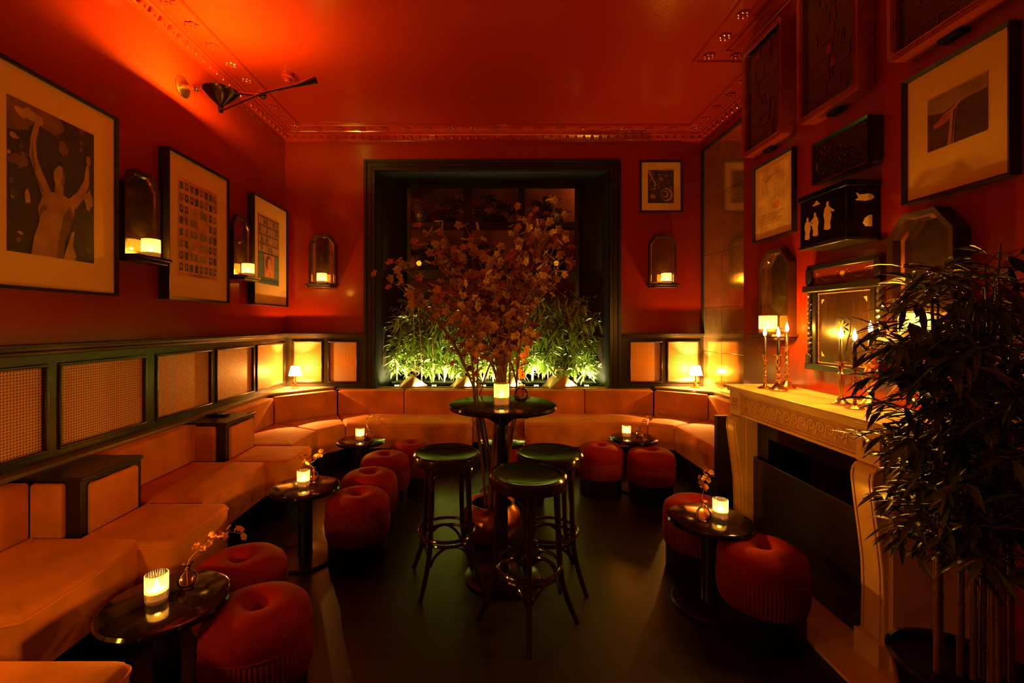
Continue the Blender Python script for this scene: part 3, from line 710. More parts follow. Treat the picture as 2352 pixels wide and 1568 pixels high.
for k, (tx, ty) in enumerate(tipsL):
    Yt = 3.25 + r.uniform(-.3, .3); tip = PX(tx, ty, Yt)
    if k % 9 == 0 or k in (2, 26): mid = PX(1095 + r.uniform(-8, 10), 925, 3.27)
    elif k % 9 == 4: mid = PX(1180+r.uniform(-10, 15), 880, 3.27)
    else: mid = PX(1152 + r.uniform(-8, 8), 880 + r.uniform(-15, 20), 3.25)
    base = Vector((r.uniform(-.08, .08), r.uniform(-.08, .08), 0)) + Vector((.03, 0, 0))
    m2 = mid.lerp(tip, .5) + Vector(((mid.x - tip.x)*.12, r.uniform(-.05, .05), .06))
    p = smooth_path([base, base.lerp(mid, .5) + Vector((0, 0, .02)), mid, m2, tip], 9)
    n = len(p); MB().tube(p, [.0085*(1-.8*i/n) + .0015 for i in range(n)], 6).build('branch', twigm, br)
    for i in range(int(n*.62), n):
        for q in range(1 if i < n*.7 else 2):
            if r.random() < .04: continue
            b0 = Vector(p[i]); off = Vector((r.gauss(0, .05), r.gauss(0, .06), r.gauss(.01, .045))); q1 = b0 + off
            tw.tube([b0, b0.lerp(q1, .5) + Vector((0, 0, .01)), q1], .0014, 4); spots.append(q1)
r.shuffle(spots)
for q1 in spots:
    mt = Matrix.Translation(q1) @ Euler((r.uniform(-.3, 1.9), r.uniform(-.9, .9), r.uniform(-1.2, 1.2))).to_matrix().to_4x4() @ Matrix.Scale(r.uniform(.052, .078), 4)
    if nf < 300: inst(flower_me, 'flower', br, mt); nf += 1
    else: extra.add([mt @ Vector(v) for v in fm.v], fm.f)
o = tw.build('twigs', twigm, br); o['kind'] = 'stuff'
o = extra.build('flowers', bloomm, br, ang=60); o['kind'] = 'stuff'

# ------------------------------------------------------------------ sconces and pictures. local: x = viewer's left, y = out of the wall, z up
RZ = {'left': radians(-90), 'back': radians(180), 'right': radians(90)}
def ring(poly, ins, y0, y1, mb):
    """frame between polygon (x,z) and its inset, from depth y0 to y1"""
    P = [Vector(p) for p in poly]; I = inset(P, ins); n = len(P)
    vs = [(p.x, y0, p.y) for p in P] + [(p.x, y1, p.y) for p in P] + [(p.x, y1-.008, p.y) for p in I] + [(p.x, y0, p.y) for p in I]
    fs = []
    for i in range(n):
        j = (i+1) % n
        fs += [(i, j, n+j, n+i), (n+i, n+j, 2*n+j, 2*n+i), (2*n+i, 2*n+j, 3*n+j, 3*n+i)]
    return mb.add(vs, fs), I
def sconce(wall, loc, label, wd=.33, h=.60, depth=.045):
    t = thing('mirror_sconce', label, 'sconce', loc, RZ[wall], 'mirrored candle sconces')
    w2 = wd/2; c = .085
    P = [(-w2, 0), (w2, 0), (w2, h-c*1.25), (w2-c, h), (-w2+c, h), (-w2, h-c*1.25)]
    f = MB(); _, I = ring(P, .026, 0, depth, f); f.build('frame', mahog, t)
    MB().add([(p.x, .018, p.y) for p in I], [tuple(range(len(I)))]).build('mirror', sconcemir, t)
    e = MB(); ring([(p.x, p.y) for p in I], .012, .018, .03, e); e.build('bevel_strip', sconcemir, t)
    s = MB(); w3 = w2+.02; s.prism([(-w3, 0), (w3, 0), (w3, .10), (w3-.05, .155), (-w3+.05, .155), (-w3, .10)], -.022, 0)
    s.prism([(-w3+.02, 0), (w3-.02, 0), (w3-.02, .085), (w3-.06, .13), (-w3+.06, .13), (-w3+.02, .085)], -.045, -.022); s.build('shelf', mahog, t, bevel=.004)
    return t
sconce('left', (XL+.001, 3.235, 2.0), 'mirrored sconce between the two nearest pictures on the left wall')
sconce('left', (XL+.001, 4.55, 2.0), 'mirrored sconce before the third picture on the left wall')
sconce('back', (-2.01, YB-.001, 2.01), 'mirrored sconce on the back wall left of the window')
sconce('back', (2.128, YB-.001, 2.01), 'mirrored sconce on the back wall right of the window')
sconce('right', (XB-.001, 3.27, 1.46), 'mirrored sconce above the far end of the mantelpiece', depth=.06)
sconce('right', (XB-.001, 2.15, 1.46), 'mirrored sconce half hidden behind the foreground bamboo', depth=.08)
gkw = dict(r=.056, h=.125, m=frostglass, group='frosted candle glasses on the sconces', power=6, waxh=.3, ribs=40)
votive(XL+.09, 3.245, 2.0, 'glowing glass candle on the nearer left wall sconce', **gkw)
votive(XL+.09, 4.56, 2.0, 'glowing glass candle on the farther left wall sconce', **gkw)
votive(-2.0, YB-.09, 2.01, 'glowing glass candle on the sconce left of the window', **gkw)
votive(2.155, YB-.09, 2.01, 'glowing glass candle on the sconce right of the window', **gkw)
gkw['power'] = 8
votive(XB-.095, 3.27, 1.46, 'bright glass candle on the sconce at the far end of the mantelpiece', **gkw)
votive(XB-.095, 2.15, 1.46, 'bright glass candle glimpsed through the foreground bamboo', **gkw)

def decal(parent, x0, x1, z0, z1, y, polys, name='print'):
    """flat print: polys = [(rgb, [(u,v)..])], u to the viewer's right, v up"""
    mb = MB(); mats = []; idx = []
    for k, (c, pts) in enumerate(polys):
        yy = y + .00025*k/ max(1, len(polys)) * 6 if k else y
        n = len(pts); mb.add([(x1 - u*(x1-x0), yy, z0 + v*(z1-z0)) for u, v in pts], [tuple(range(n))])
        m = ink(c)
        if m not in mats: mats.append(m)
        idx.append(mats.index(m))
    me = bpy.data.meshes.new(name); me.from_pydata(mb.v, [], mb.f)
    for m in mats: me.materials.append(m)
    for p, i in zip(me.polygons, idx): p.material_index = i
    o = bpy.data.objects.new(name, me); C.objects.link(o); o.parent = parent; return o
def RECT(u0, v0, u1, v1): return [(u0, v0), (u1, v0), (u1, v1), (u0, v1)]
def ELL(u, v, a, b, n=14, ph=0): return [(u + a*cos(2*pi*i/n+ph), v + b*sin(2*pi*i/n+ph)) for i in range(n)]
def JAG(u, v, a, b, seed, n=12):
    r = random.Random(seed); return [(min(1, max(0, u + a*r.uniform(.5, 1.1)*cos(2*pi*i/n))), min(1, max(0, v + b*r.uniform(.5, 1.1)*sin(2*pi*i/n)))) for i in range(n)]
def picture(wall, loc, wd, h, depth, label, pr, polys, fw=.018, mw=None, group=None):
    """pr = print rectangle in u,v of the picture"""
    t = thing('framed_picture', label, 'picture', loc, RZ[wall], group)
    P = [(-wd/2, 0), (wd/2, 0), (wd/2, h), (-wd/2, h)]
    f = MB(); _, I = ring(P, fw, 0, depth, f); f.build('frame', framem, t)
    MB().box(-wd/2+fw*.7, wd/2-fw*.7, .002, depth-.02, fw*.7, h-fw*.7).build('mount', mw or mountm, t)
    x1 = wd/2 - pr[0]*wd; x0 = wd/2 - pr[2]*wd; z0 = pr[1]*h; z1 = pr[3]*h
    decal(t, x0, x1, z0, z1, depth-.0185, polys)
    return t
DK = (.03, .018, .01); SK = (.36, .19, .08); SK2 = (.16, .075, .03); PL = (.42, .24, .1)
fig = [(DK, RECT(0, 0, 1, 1)), (SK2, [(0, .78), (.12, .8), (.3, .9), (.5, .86), (.62, .93), (.55, 1), (0, 1)]), (PL, JAG(.2, .93, .14, .05, 1)), (SK2, JAG(.12, .84, .1, .06, 2)), (SK2, JAG(.6, .8, .06, .08, 22)),
  (PL, JAG(.93, .48, .07, .09, 3)), (PL, [(.6, 0), (.64, .08), (.7, .2), (.74, .22), (.72, .1), (.76, .03), (.74, 0)]), (PL, JAG(.2, .38, .04, .06, 4)), (SK2, JAG(.12, .6, .1, .05, 5)),
  (SK, [(.24, .0), (.27, .12), (.33, .24), (.31, .32), (.36, .42), (.47, .46), (.62, .46), (.74, .42), (.73, .32), (.68, .22), (.62, .13), (.60, 0)]),
  (SK, [(.35, .42), (.28, .55), (.22, .66), (.23, .78), (.28, .9), (.33, .9), (.29, .76), (.30, .66), (.37, .56), (.46, .45)]), (SK, ELL(.32, .92, .05, .035)),
  (SK, [(.66, .44), (.78, .52), (.86, .62), (.89, .74), (.93, .74), (.93, .6), (.86, .48), (.75, .38)]), (SK, ELL(.92, .78, .03, .04)),
  (DK, ELL(.56, .6, .11, .1)), (SK, ELL(.55, .585, .065, .085)), (SK, [(.5, .44), (.5, .52), (.6, .52), (.6, .44)]), (SK2, [(.52, .0), (.56, .18), (.6, .3), (.68, .4), (.73, .32), (.68, .22), (.62, .13), (.60, 0)]), (SK2, [(.575, .52), (.6, .54), (.615, .6), (.6, .655), (.585, .66), (.59, .6), (.57, .55)]), (DK, [(.485, .6), (.5, .66), (.56, .685), (.6, .665), (.55, .665), (.505, .63)]), (SK2, [(.32, .24), (.36, .3), (.42, .33), (.38, .36), (.33, .32)]), (SK2, [(.29, .55), (.37, .45), (.36, .43), (.28, .54), (.24, .66), (.245, .78)])]
for _k in range(26):
    _r = random.Random(200+_k); _u, _v = _r.choice([(_r.uniform(.0, .2), _r.uniform(.55, 1)), (_r.uniform(.38, 1), _r.uniform(.82, 1)), (_r.uniform(.86, 1), _r.uniform(.0, .6)), (_r.uniform(0, .16), _r.uniform(0, .5))])
    fig.insert(1, (_r.choice([SK2, (.09, .045, .02), PL, (.07, .035, .015)]), JAG(_u, _v, _r.uniform(.02, .06), _r.uniform(.01, .035), 300+_k, 9)))
picture('left', (XL+.001, 2.59, 1.71), .86, 1.175, .045, 'large framed photograph of a person with raised arms, nearest on the left wall', (.2, .165, .80, .845), fig)
r = random.Random(3); st2 = [((.62, .2, .08), RECT(0, 0, 1, 1))]
for j in range(8):
    for i in range(8):
        cen = 2 <= i <= 5 and 1 <= j <= 5
        if cen and i % 2: continue
        cc = r.choice([(.05, .04, .02), (.09, .07, .035), (.2, .13, .06), (.12, .1, .05)])
        if cen: cc = r.choice([(.3, .22, .1), (.5, .25, .1), (.22, .17, .08)])
        u = .02 + i*.123; v = .04 + j*.12; ww = .2 if cen else .095
        st2.append(((.68, .4, .2) if not cen else (.6, .3, .13), RECT(u-.008, v-.006, u+ww+.008, v+.1)))
        st2.append((cc, RECT(u+.004, v+.008, u+ww-.004, v+.09)))
        if r.random() < .6: st2.append(((.5, .28, .14), ELL(u+ww/2, v+.055, .02, .02, 8)))
st2.append(((.4, .12, .05), RECT(.28, .005, .8, .03)))
picture('left', (XL+.001, 3.844, 1.716), .808, 1.15, .085, 'framed sheet of small portraits in rows on a salmon ground, middle of the left wall', (.155, .17, .79, .835), st2)
r = random.Random(4); st3 = [((.1, .18, .15), RECT(0, 0, 1, 1)), ((.06, .03, .02), RECT(0, .45, 1, 1))]
for j in range(4):
    z0 = .47 + j*.133; st3.append(((.34, .19, .09), RECT(.01, z0, .99, z0+.12)))
    for i in range(9): st3.append((r.choice([(.5, .3, .15), (.16, .09, .045), (.42, .24, .11)]), ELL(.06+i*.11, z0+.06, .035, .05, 8)))
st3 += [((.62, .2, .1), RECT(.27, .11, .75, .45)), ((.14, .05, .02), ELL(.47, .33, .15, .11)), ((.68, .28, .16), ELL(.52, .3, .09, .1)), ((.68, .26, .15), [(.33, .11), (.38, .2), (.48, .24), (.6, .22), (.7, .17), (.72, .11)])]
pic3 = picture('left', (XL+.001, 5.113, 1.73), .793, 1.154, .078, 'framed print with rows of faces over a teal panel, last on the left wall', (.13, .20, .735, .83), st3)
def text(s, parent, x, y, z, wdt, hgt, m, rz=0):
    cu = bpy.data.curves.new('lettering', 'FONT'); cu.body = s; cu.align_x = 'CENTER'; cu.size = 1; cu.extrude = .0
    o = bpy.data.objects.new('lettering', cu); C.objects.link(o)
    bpy.context.view_layer.update(); dg = bpy.context.evaluated_depsgraph_get(); me = bpy.data.meshes.new_from_object(o.evaluated_get(dg)); me.name = 'lettering'
    bpy.data.objects.remove(o)
    xs = [v.co.x for v in me.vertices]; ys = [v.co.y for v in me.vertices]; sx = wdt/(max(xs)-min(xs)); sy = hgt/(max(ys)-min(ys)); cx = (max(xs)+min(xs))/2; y0 = min(ys)
    for v in me.vertices: v.co = (-(v.co.x-cx)*sx + x, y, (v.co.y-y0)*sy + z)
    me.materials.clear(); me.materials.append(m); o = bpy.data.objects.new('lettering', me); C.objects.link(o); o.parent = parent; return o
text('MARILYN MONROE', pic3, .053, .062, 1.154*.207, .46, .052, ink((.01, .01, .01)))
r = random.Random(9); st4 = [((.05, .025, .012), RECT(0, 0, 1, 1))]
for k in range(70): st4.append((r.choice([(.42, .22, .1), (.28, .14, .06), (.1, .05, .02)]), JAG(r.random(), r.uniform(.35, 1), .05, .018, k, 7)))
st4 += [((.42, .22, .1), ELL(.72, .25, .24, .2, 20)), ((.05, .025, .012), ELL(.68, .26, .19, .16, 20)), ((.42, .22, .1), ELL(.66, .27, .13, .11, 16)), ((.06, .03, .015), ELL(.64, .28, .09, .08, 16)),
        ((.42, .22, .1), [(0, .95), (.3, .5), (.34, .53), (.05, 1)]), ((.35, .18, .08), JAG(.2, .2, .14, .1, 99, 9))]
picture('back', (2.12, YB-.001, 2.89), .518, .63, .03, 'small framed dark abstract print on the back wall right of the window', (.19, .18, .80, .82), st4, fw=.02)
ln = (.45, .27, .13)
st5 = [((.8, .56, .32), RECT(0, 0, 1, 1))]
for (u, v, a, c) in ((.12, .86, .7, .01), (.15, .6, .012, .25), (.8, .55, .012, .3), (.3, .62, .01, .16), (.45, .7, .2, .008), (.55, .5, .01, .2)): st5.append((ln, RECT(u, v, u+a, v+c)))
for k in range(5): st5.append((ln, RECT(.12, .28 - k*.035, .12 + .7*(1-.12*(k % 3)), .288 - k*.035)))
st5.append(((.72, .3, .14), JAG(.6, .38, .14, .06, 5))); st5.append((ln, [(.2, .8), (.5, .86), (.45, .84), (.3, .78)]))
picture('right', (XB-.001, 3.33, 2.155), .46, .575, .04, 'framed faint pencil drawing with lines of handwriting on the chimney breast', (.1, .08, .9, .92), st5, fw=.013)
st6 = [((.08, .03, .018), RECT(0, 0, 1, 1)), ((.3, .19, .09), [(0, .72), (.3, .64), (.55, .72), (1, .74), (1, 1), (0, 1)]), ((.42, .11, .03), [(.1, .48), (.18, .5), (.3, .62), (.45, .66), (.42, .5), (.3, .42), (.14, .4)]),
       ((.42, .18, .07), [(.4, .62), (.6, .78), (.62, .74), (.46, .6)]), ((.45, .2, .08), [(.36, 0), (.42, .6), (.46, .6), (.43, 0)]), ((.35, .12, .05), [(.44, 0), (.49, .5), (.52, .66), (.53, .64), (.5, .5), (.47, 0)])]
picture('right', (XB-.001, 2.031, 2.115), .47, .61, .05, 'large square mounted framed print with dark abstract image, upper right', (.25, .355, .80, .75), st6, fw=.014)

# ------------------------------------------------------------------ chinese lattice screens
def screen(y0, y1, z0, z1, seed, label):
    wd = y1-y0; h = z1-z0; t = thing('lattice_screen', label, 'screen', (XB-.001, (y0+y1)/2, z0), RZ['right'], 'lattice wall screens')
    c = .035
    P = [(-wd/2+c, 0), (wd/2-c, 0), (wd/2-c*.3, c*.3), (wd/2, c), (wd/2, h-c), (wd/2-c*.3, h-c*.3), (wd/2-c, h), (-wd/2+c, h), (-wd/2+c*.3, h-c*.3), (-wd/2, h-c), (-wd/2, c), (-wd/2+c*.3, c*.3)]
    f = MB(); ring(P, .038, 0, .1, f); f.build('frame', redwood, t)
    f = MB(); ring([(p[0]*.9, .03 + p[1]*(h-.06)/h) for p in P], .008, .05, .106, f); f.build('inner_bead', redwood, t)
    MB().box(-wd/2+.02, wd/2-.02, .01, .07, .02, h-.02).build('panel', scrpan, t)
    r = random.Random(seed); x0, x1 = -wd/2+.045, wd/2-.045; z = .05
    while z < h-.07:
        hh = r.choice((.05, .07, .09)); xa = x0 + r.uniform(0, .12); xb = x1 - r.uniform(0, .12)
        MB().box(xa, xb, .07, .075, z, z+.005).build('lattice_bar', lattice, t)
        for k in range(2):
            xx = r.uniform(xa, xb); MB().box(xx, xx+.005, .07, .075, z, min(h-.05, z+hh)).build('lattice_bar', lattice, t)
        if r.random() < .35: xx = r.uniform(x0+.05, x1-.1); MB().box(xx, xx+.04, .07, .076, z, z+hh*.6).build('lattice_block', lattice, t)
        z += hh
    for k in range(2): MB().box(-.05+.0*k, .05, .0, .05, -.02, 0).build('hanger', blackmat, t) if k == 0 else None
screen(3.115, 3.595, 2.82, 3.64, 1, 'red framed lattice screen farthest along the right wall, under the cornice')
screen(2.472, 2.958, 2.80, 3.64, 2, 'red framed lattice screen in the middle of the three at the upper right')
screen(1.78, 2.29, 2.82, 3.64, 3, 'red framed lattice screen cut off by the top right edge')

# ------------------------------------------------------------------ lacquer boxes
t = thing('carved_panel', 'dark carved wooden panel box above the lacquer box with pale figures', 'wall panel', (XB-.001, 2.63, 2.385), RZ['right'])
MB().box(-.21, .21, 0, .075, 0, .255).build('board', blackwood, t, bevel=.008)
r = random.Random(8)
rel = MB()
for k in range(70):
    rel.ball((r.uniform(-.18, .18), .075, r.uniform(.03, .225)), r.uniform(.006, .013), 6, 1.4, .5, 1)
o = rel.build('carving', blackm, t); o['kind'] = 'stuff'
MB().box(.165, .18, .075, .082, .08, .13).build('red_mark', lattice, t)
f = MB(); ring([(-.21, 0), (.21, 0), (.21, .255), (-.21, .255)], .014, .06, .086, f); f.build('edge_strip', blackm, t)
t = thing('lacquer_box', 'black lacquer wall box inlaid with three pale figures', 'box', (XB-.001, 2.62, 1.975), RZ['right'])
MB().box(-.18, .18, 0, .185, .02, .29).build('body', blackm, t, bevel=.004)
MB().box(-.19, .19, 0, .195, .29, .325).build('lid', blackm, t, bevel=.006)
MB().box(-.187, .187, 0, .192, 0, .022).build('foot', blackwood, t, bevel=.006)
def inl(parent, pts, name='inlay', side=False, cx=0, cz=0, s=1, m=None):
    n = len(pts); P = [(cx - p[0]*s, cz + p[1]*s) for p in pts]
    if side: vs = [(-.181, .1 + (p[0]), p[1]) for p in P] + [(-.184, .1 + p[0], p[1]) for p in P]
    else: vs = [(p[0], .186, p[1]) for p in P] + [(p[0], .189, p[1]) for p in P]
    MB().add(vs, [tuple(range(n)), tuple(range(n, 2*n))] + [(i, (i+1) % n, n+(i+1) % n, n+i) for i in range(n)]).build(name, m or inlay, parent)
figp = [(-.02, 0), (.0, -.005), (.022, 0), (.018, .03), (.028, .06), (.022, .085), (.04, .075), (.045, .082), (.022, .1), (.012, .11), (.012, .128), (.004, .134), (-.004, .128), (-.004, .112), (-.016, .1), (-.022, .07), (-.014, .04)]
inl(t, figp, cx=.115, cz=.06, s=.95); inl(t, [(-p[0], p[1]) for p in figp][::-1], cx=.045, cz=.07, s=1); inl(t, figp, cx=-.045, cz=.09, s=1.15)
inl(t, [(-.03, 0), (.03, 0), (.02, .012), (.005, .025), (-.01, .012)], cx=.04, cz=.245)
inl(t, [(-.055, 0), (-.04, .015), (-.05, .04), (-.03, .03), (.02, .036), (.04, .03), (.05, .014), (.035, .002), (0, -.004)], side=True, cz=.215, cx=-.015, s=.95)
inl(t, [(.02, 0), (-.012, .0), (-.028, .02), (-.02, .042), (.0, .058), (.02, .062)], side=True, cz=.075, cx=-.03, s=1)

# ------------------------------------------------------------------ carved wooden panel with twisted columns
t = thing('inlaid_wall_panel', 'dark wooden fire screen panel with twisted columns and swag inlay above the mantelpiece', 'wall panel', (XB-.001, 2.66, 1.24), RZ['right'])
W2 = .275
MB().box(-W2, W2, 0, .03, .03, .50).build('board', boardm, t)
MB().box(-W2, W2, 0, .035, .52, .645).build('frieze_board', lattice, t)
MB().box(-W2-.02, W2+.02, 0, .07, .485, .53).build('cornice', blackwood, t, bevel=.008)
MB().box(-W2-.005, W2+.005, 0, .05, .625, .66).build('top_rail', blackwood, t, bevel=.006)
MB().box(-W2-.01, W2+.01, 0, .06, .0, .04).build('bottom_rail', blackwood, t, bevel=.006)
for s in (-1, 1):
    MB().box(min(s*.205, s*.232), max(s*.205, s*.232), 0, .045, .04, .49).build('stile', blackwood, t)
    MB().box(min(s*.235, s*.285), max(s*.235, s*.285), 0, .06, .53, .64).build('bracket_block', blackwood, t, bevel=.015)
    MB().box(min(s*.24, s*.28), max(s*.24, s*.28), 0, .06, .035, .1).build('column_base', blackwood, t, bevel=.008)
    tw_ = MB()
    for ph in (0, pi):
        tw_.tube([(s*.26 + .009*cos(u*34+ph), .035 + .009*sin(u*34+ph), .1 + u*.385) for u in [i/70 for i in range(71)]], .011, 7)
    tw_.build('twisted_column', blackwood, t)
bd = MB()
for k in range(44): bd.ball((-.195, .032, .055 + k*.0097), .0042, 5); bd.ball((.195, .032, .055 + k*.0097), .0042, 5)
for k in range(40): bd.ball((-.195 + k*.01, .032, .05), .0042, 5); bd.ball((-.195 + k*.01, .032, .475), .0042, 5)
o = bd.build('bead_border', marq, t); o['kind'] = 'stuff'
sw = MB()
for s in (-1, 1):
    for k in range(13):
        u = k/12; sw.ball((s*(.04 + u*.16), .036, .60 - .045*sin(pi*u) - (.0)), .0055 if 3 < k < 9 else .0035, 5, 1.2, .4, 1)
    for k in range(5): sw.ball((s*.205, .036, .6 - k*.012), .004, 5, 1, .4, 1)
sw.build('swag_inlay', marq, t)
MB().ball((0, .035, .585), .02, 12, 1, .2, 1).build('rosette', marq, t)
vz = [(-.05, .2), (-.035, .16), (-.02, .1), (-.03, .07), (.03, .07), (.02, .1), (.035, .16), (.05, .2), (.055, .27), (.03, .285), (0, .275), (-.03, .285), (-.055, .27)]
n = len(vz); MB().add([(p[0], .0305, p[1]+.04) for p in vz] + [(p[0], .033, p[1]+.04) for p in vz], [tuple(range(n, 2*n))] + [(i, (i+1) % n, n+(i+1) % n, n+i) for i in range(n)]).build('vase_inlay', blackwood, t)
fl = MB()
for k in range(7): a = k*.9; leaf(fl, (0, .035, .27), (cos(a)*.8, .1, sin(a)), (0, 1, 0), .045, .012, .05)
fl.build('flower_inlay', marq, t)
for sx in (-1, 1):
    for z in (.09, .44):
        MB().add([(sx*.17, .0315, z), (sx*.145, .0315, z), (sx*.17, .0315, z + (.03 if z < .2 else -.03))], [(0, 1, 2)]).build('corner_inlay', marq, t)

# ------------------------------------------------------------------ alcove antique mirror (tiles)
am = thing('antique_mirror', 'floor to ceiling antique mirror of large tiles in the alcove right of the window', 'mirror', (XR, 0, 0))
ys = [3.76, 4.45, 5.14, YB-.03]; zs = [.766, 1.20, 1.72, 2.35, 3.0, 3.62]
for i in range(3):
    for j in range(5):
        MB().box(-.012, -.001, ys[i]+.002, ys[i+1]-.002, zs[j]+.002, zs[j+1]-.002).build('mirror_tile', mirror_m, am, bevel=.002)
MB().box(-.03, -.001, YB-.03, YB-.001, .766, 3.64).build('edge_strip', dark, am); MB().box(-.03, -.001, 3.755, YB-.03, 3.62, 3.645).build('top_strip', dark, am)

# ------------------------------------------------------------------ mantelpiece
mp = thing('mantelpiece', 'cream marble mantelpiece with scroll frieze and console jambs on the right', 'fireplace', (XB, 2.6, 0)); ox, oy = XB, 2.6
def mb_box(x0, x1, y0, y1, z0, z1, name, m, bv=.003): return MB().box(x0-ox, x1-ox, y0-oy, y1-oy, z0, z1).build(name, m, mp, bevel=bv)
mb_box(1.68, XB-.002, 1.93, 3.27, 1.078, 1.10, 'mantel_shelf', marble, .006)
mb_box(1.70, XB-.002, 1.95, 3.25, 1.060, 1.078, 'shelf_moulding', marble, .006)
mb_box(1.735, XB-.002, 2.0, 3.23, .90, 1.060, 'frieze', marble)
mb_box(1.722, 1.74, 2.125, 3.105, .90, .918, 'lower_moulding', marble, .004); mb_box(1.728, 1.74, 2.125, 3.105, .925, .932, 'lower_moulding', marble, .002); mb_box(1.726, 1.74, 2.125, 3.105, 1.044, 1.06, 'upper_moulding', marble, .004)
mb_box(1.7335, 1.735, 2.14, 3.09, .938, 1.038, 'inlay_band', marble2, 0)
sc = MB()
wv = []
for i in range(61):
    u = i/60*2*pi*1.6; rr = .0285*(1-i/60*.8); wv.append((rr*cos(u+pi*.5), rr*sin(u+pi*.5)))
# wave scroll ribbon
def ribbon(pts, wid):
    P = [Vector(p) for p in pts]; vs = []; fs = []; n = len(P)
    for i in range(n):
        t_ = (P[min(i+1, n-1)] - P[max(i-1, 0)]).normalized(); nn = Vector((-t_.y, t_.x)); ww = wid*(1-.35*i/n)
        for q in (P[i]+nn*ww/2, P[i]-nn*ww/2): vs.append((0, q.x, q.y)); vs.append((-.003, q.x, q.y))
    for i in range(n-1):
        a = i*4; c = a+4; fs += [(a+1, c+1, c+3, a+3), (a, c, c+1, a+1), (a+2, a+3, c+3, c+2)]
    return MB().add(vs, fs)
pts = [(-.045, -.04), (-.03, -.032), (-.024, -.012)] + [(p[0]*-1, p[1]) for p in wv[::1]][6:]
pts = [(.046, -.04), (.034, -.03), (.03, -.012)] + [(.0285*(1-i/40*.82)*cos(i/40*2*pi*1.5), .0285*(1-i/40*.82)*sin(i/40*2*pi*1.5)) for i in range(41)]
scr_me = ribbon(pts, .0095).mesh('scroll', marble)
for k in range(14): inst(scr_me, 'scroll', mp, LOC(1.7335-ox, 2.175 + k*.0675 - oy, .99))
for y0 in (2.0, 3.107):
    mb_box(1.712, 1.74, y0-.004, y0+.127, .90, 1.06, 'end_block', marble)
    rb = MB(); rb.ball((1.71-ox, y0+.06-oy, .98), .016, 10, .4, 1, 1)
    for k in range(4):
        a = k*pi/2+.78; rb.ball((1.711-ox, y0+.06+.03*cos(a)-oy, .98+.03*sin(a)), .016, 8, .3, 1, 1)
    rb.build('rosette', marble2, mp)
    pr = [(1.74, .12), (1.732, .13), (1.735, .3), (1.73, .45), (1.712, .6), (1.698, .7), (1.687, .79), (1.683, .835), (1.689, .87), (1.705, .892), (1.73, .90), (1.79, .90), (1.79, .12)]
    n = len(pr); vs = [(p[0]-ox, y0+.0-oy, p[1]) for p in pr] + [(p[0]-ox, y0+.125-oy, p[1]) for p in pr]
    MB().add(vs, [tuple(range(n)), tuple(range(2*n-1, n-1, -1))] + [(i, n+i, n+(i+1) % n, (i+1) % n) for i in range(n)]).build('console_jamb', marble, mp, bevel=.004)
    pn = MB(); vs = []; pp = pr[1:9]
    for p in pp: vs += [(p[0]-.0025-ox, y0+.03-oy, p[1]), (p[0]-.0025-ox, y0+.095-oy, p[1])]
    for s_ in (y0+.018, y0+.107):
        bdr = MB().tube([(p[0]-.001-ox, s_-oy, p[1]) for p in pp], .003, 5); bdr.build('inlay_strip', marble2, mp)
    mb_box(1.704, 1.79, y0-.005, y0+.13, 0, .125, 'plinth', marble)
    mb_box(1.755, XB-.002, y0-.02 if y0 < 2.5 else y0-.004, y0+.13 if y0 < 2.5 else y0+.145, 0, .90, 'pilaster', marble)
mb_box(1.84, 1.87, 2.13, 3.105, .0, .90, 'slip_frame', blackmat, 0) if False else None
b = MB(); b.box(1.83-ox, 2.10-ox, 2.13-oy, 2.26-oy, 0, .90); b.box(1.83-ox, 2.10-ox, 2.98-oy, 3.1-oy, 0, .90); b.box(1.83-ox, 2.10-ox, 2.26-oy, 2.98-oy, .78, .90)
b.build('hearth_slips', blackm, mp)
b = MB().box(1.80, 1.82, 2.14, 3.10, .02, .63); t = b.build('fire_board', blackwood, bevel=.004); tag(t, 'black board closing the lower part of the fireplace', 'board')
b = MB().box(1.53, XB, 1.75, 3.4, 0.001, .018); t = b.build('hearth_slab', marble, bevel=.004); tag(t, 'marble hearth slab on the floor under the mantelpiece', 'hearth')

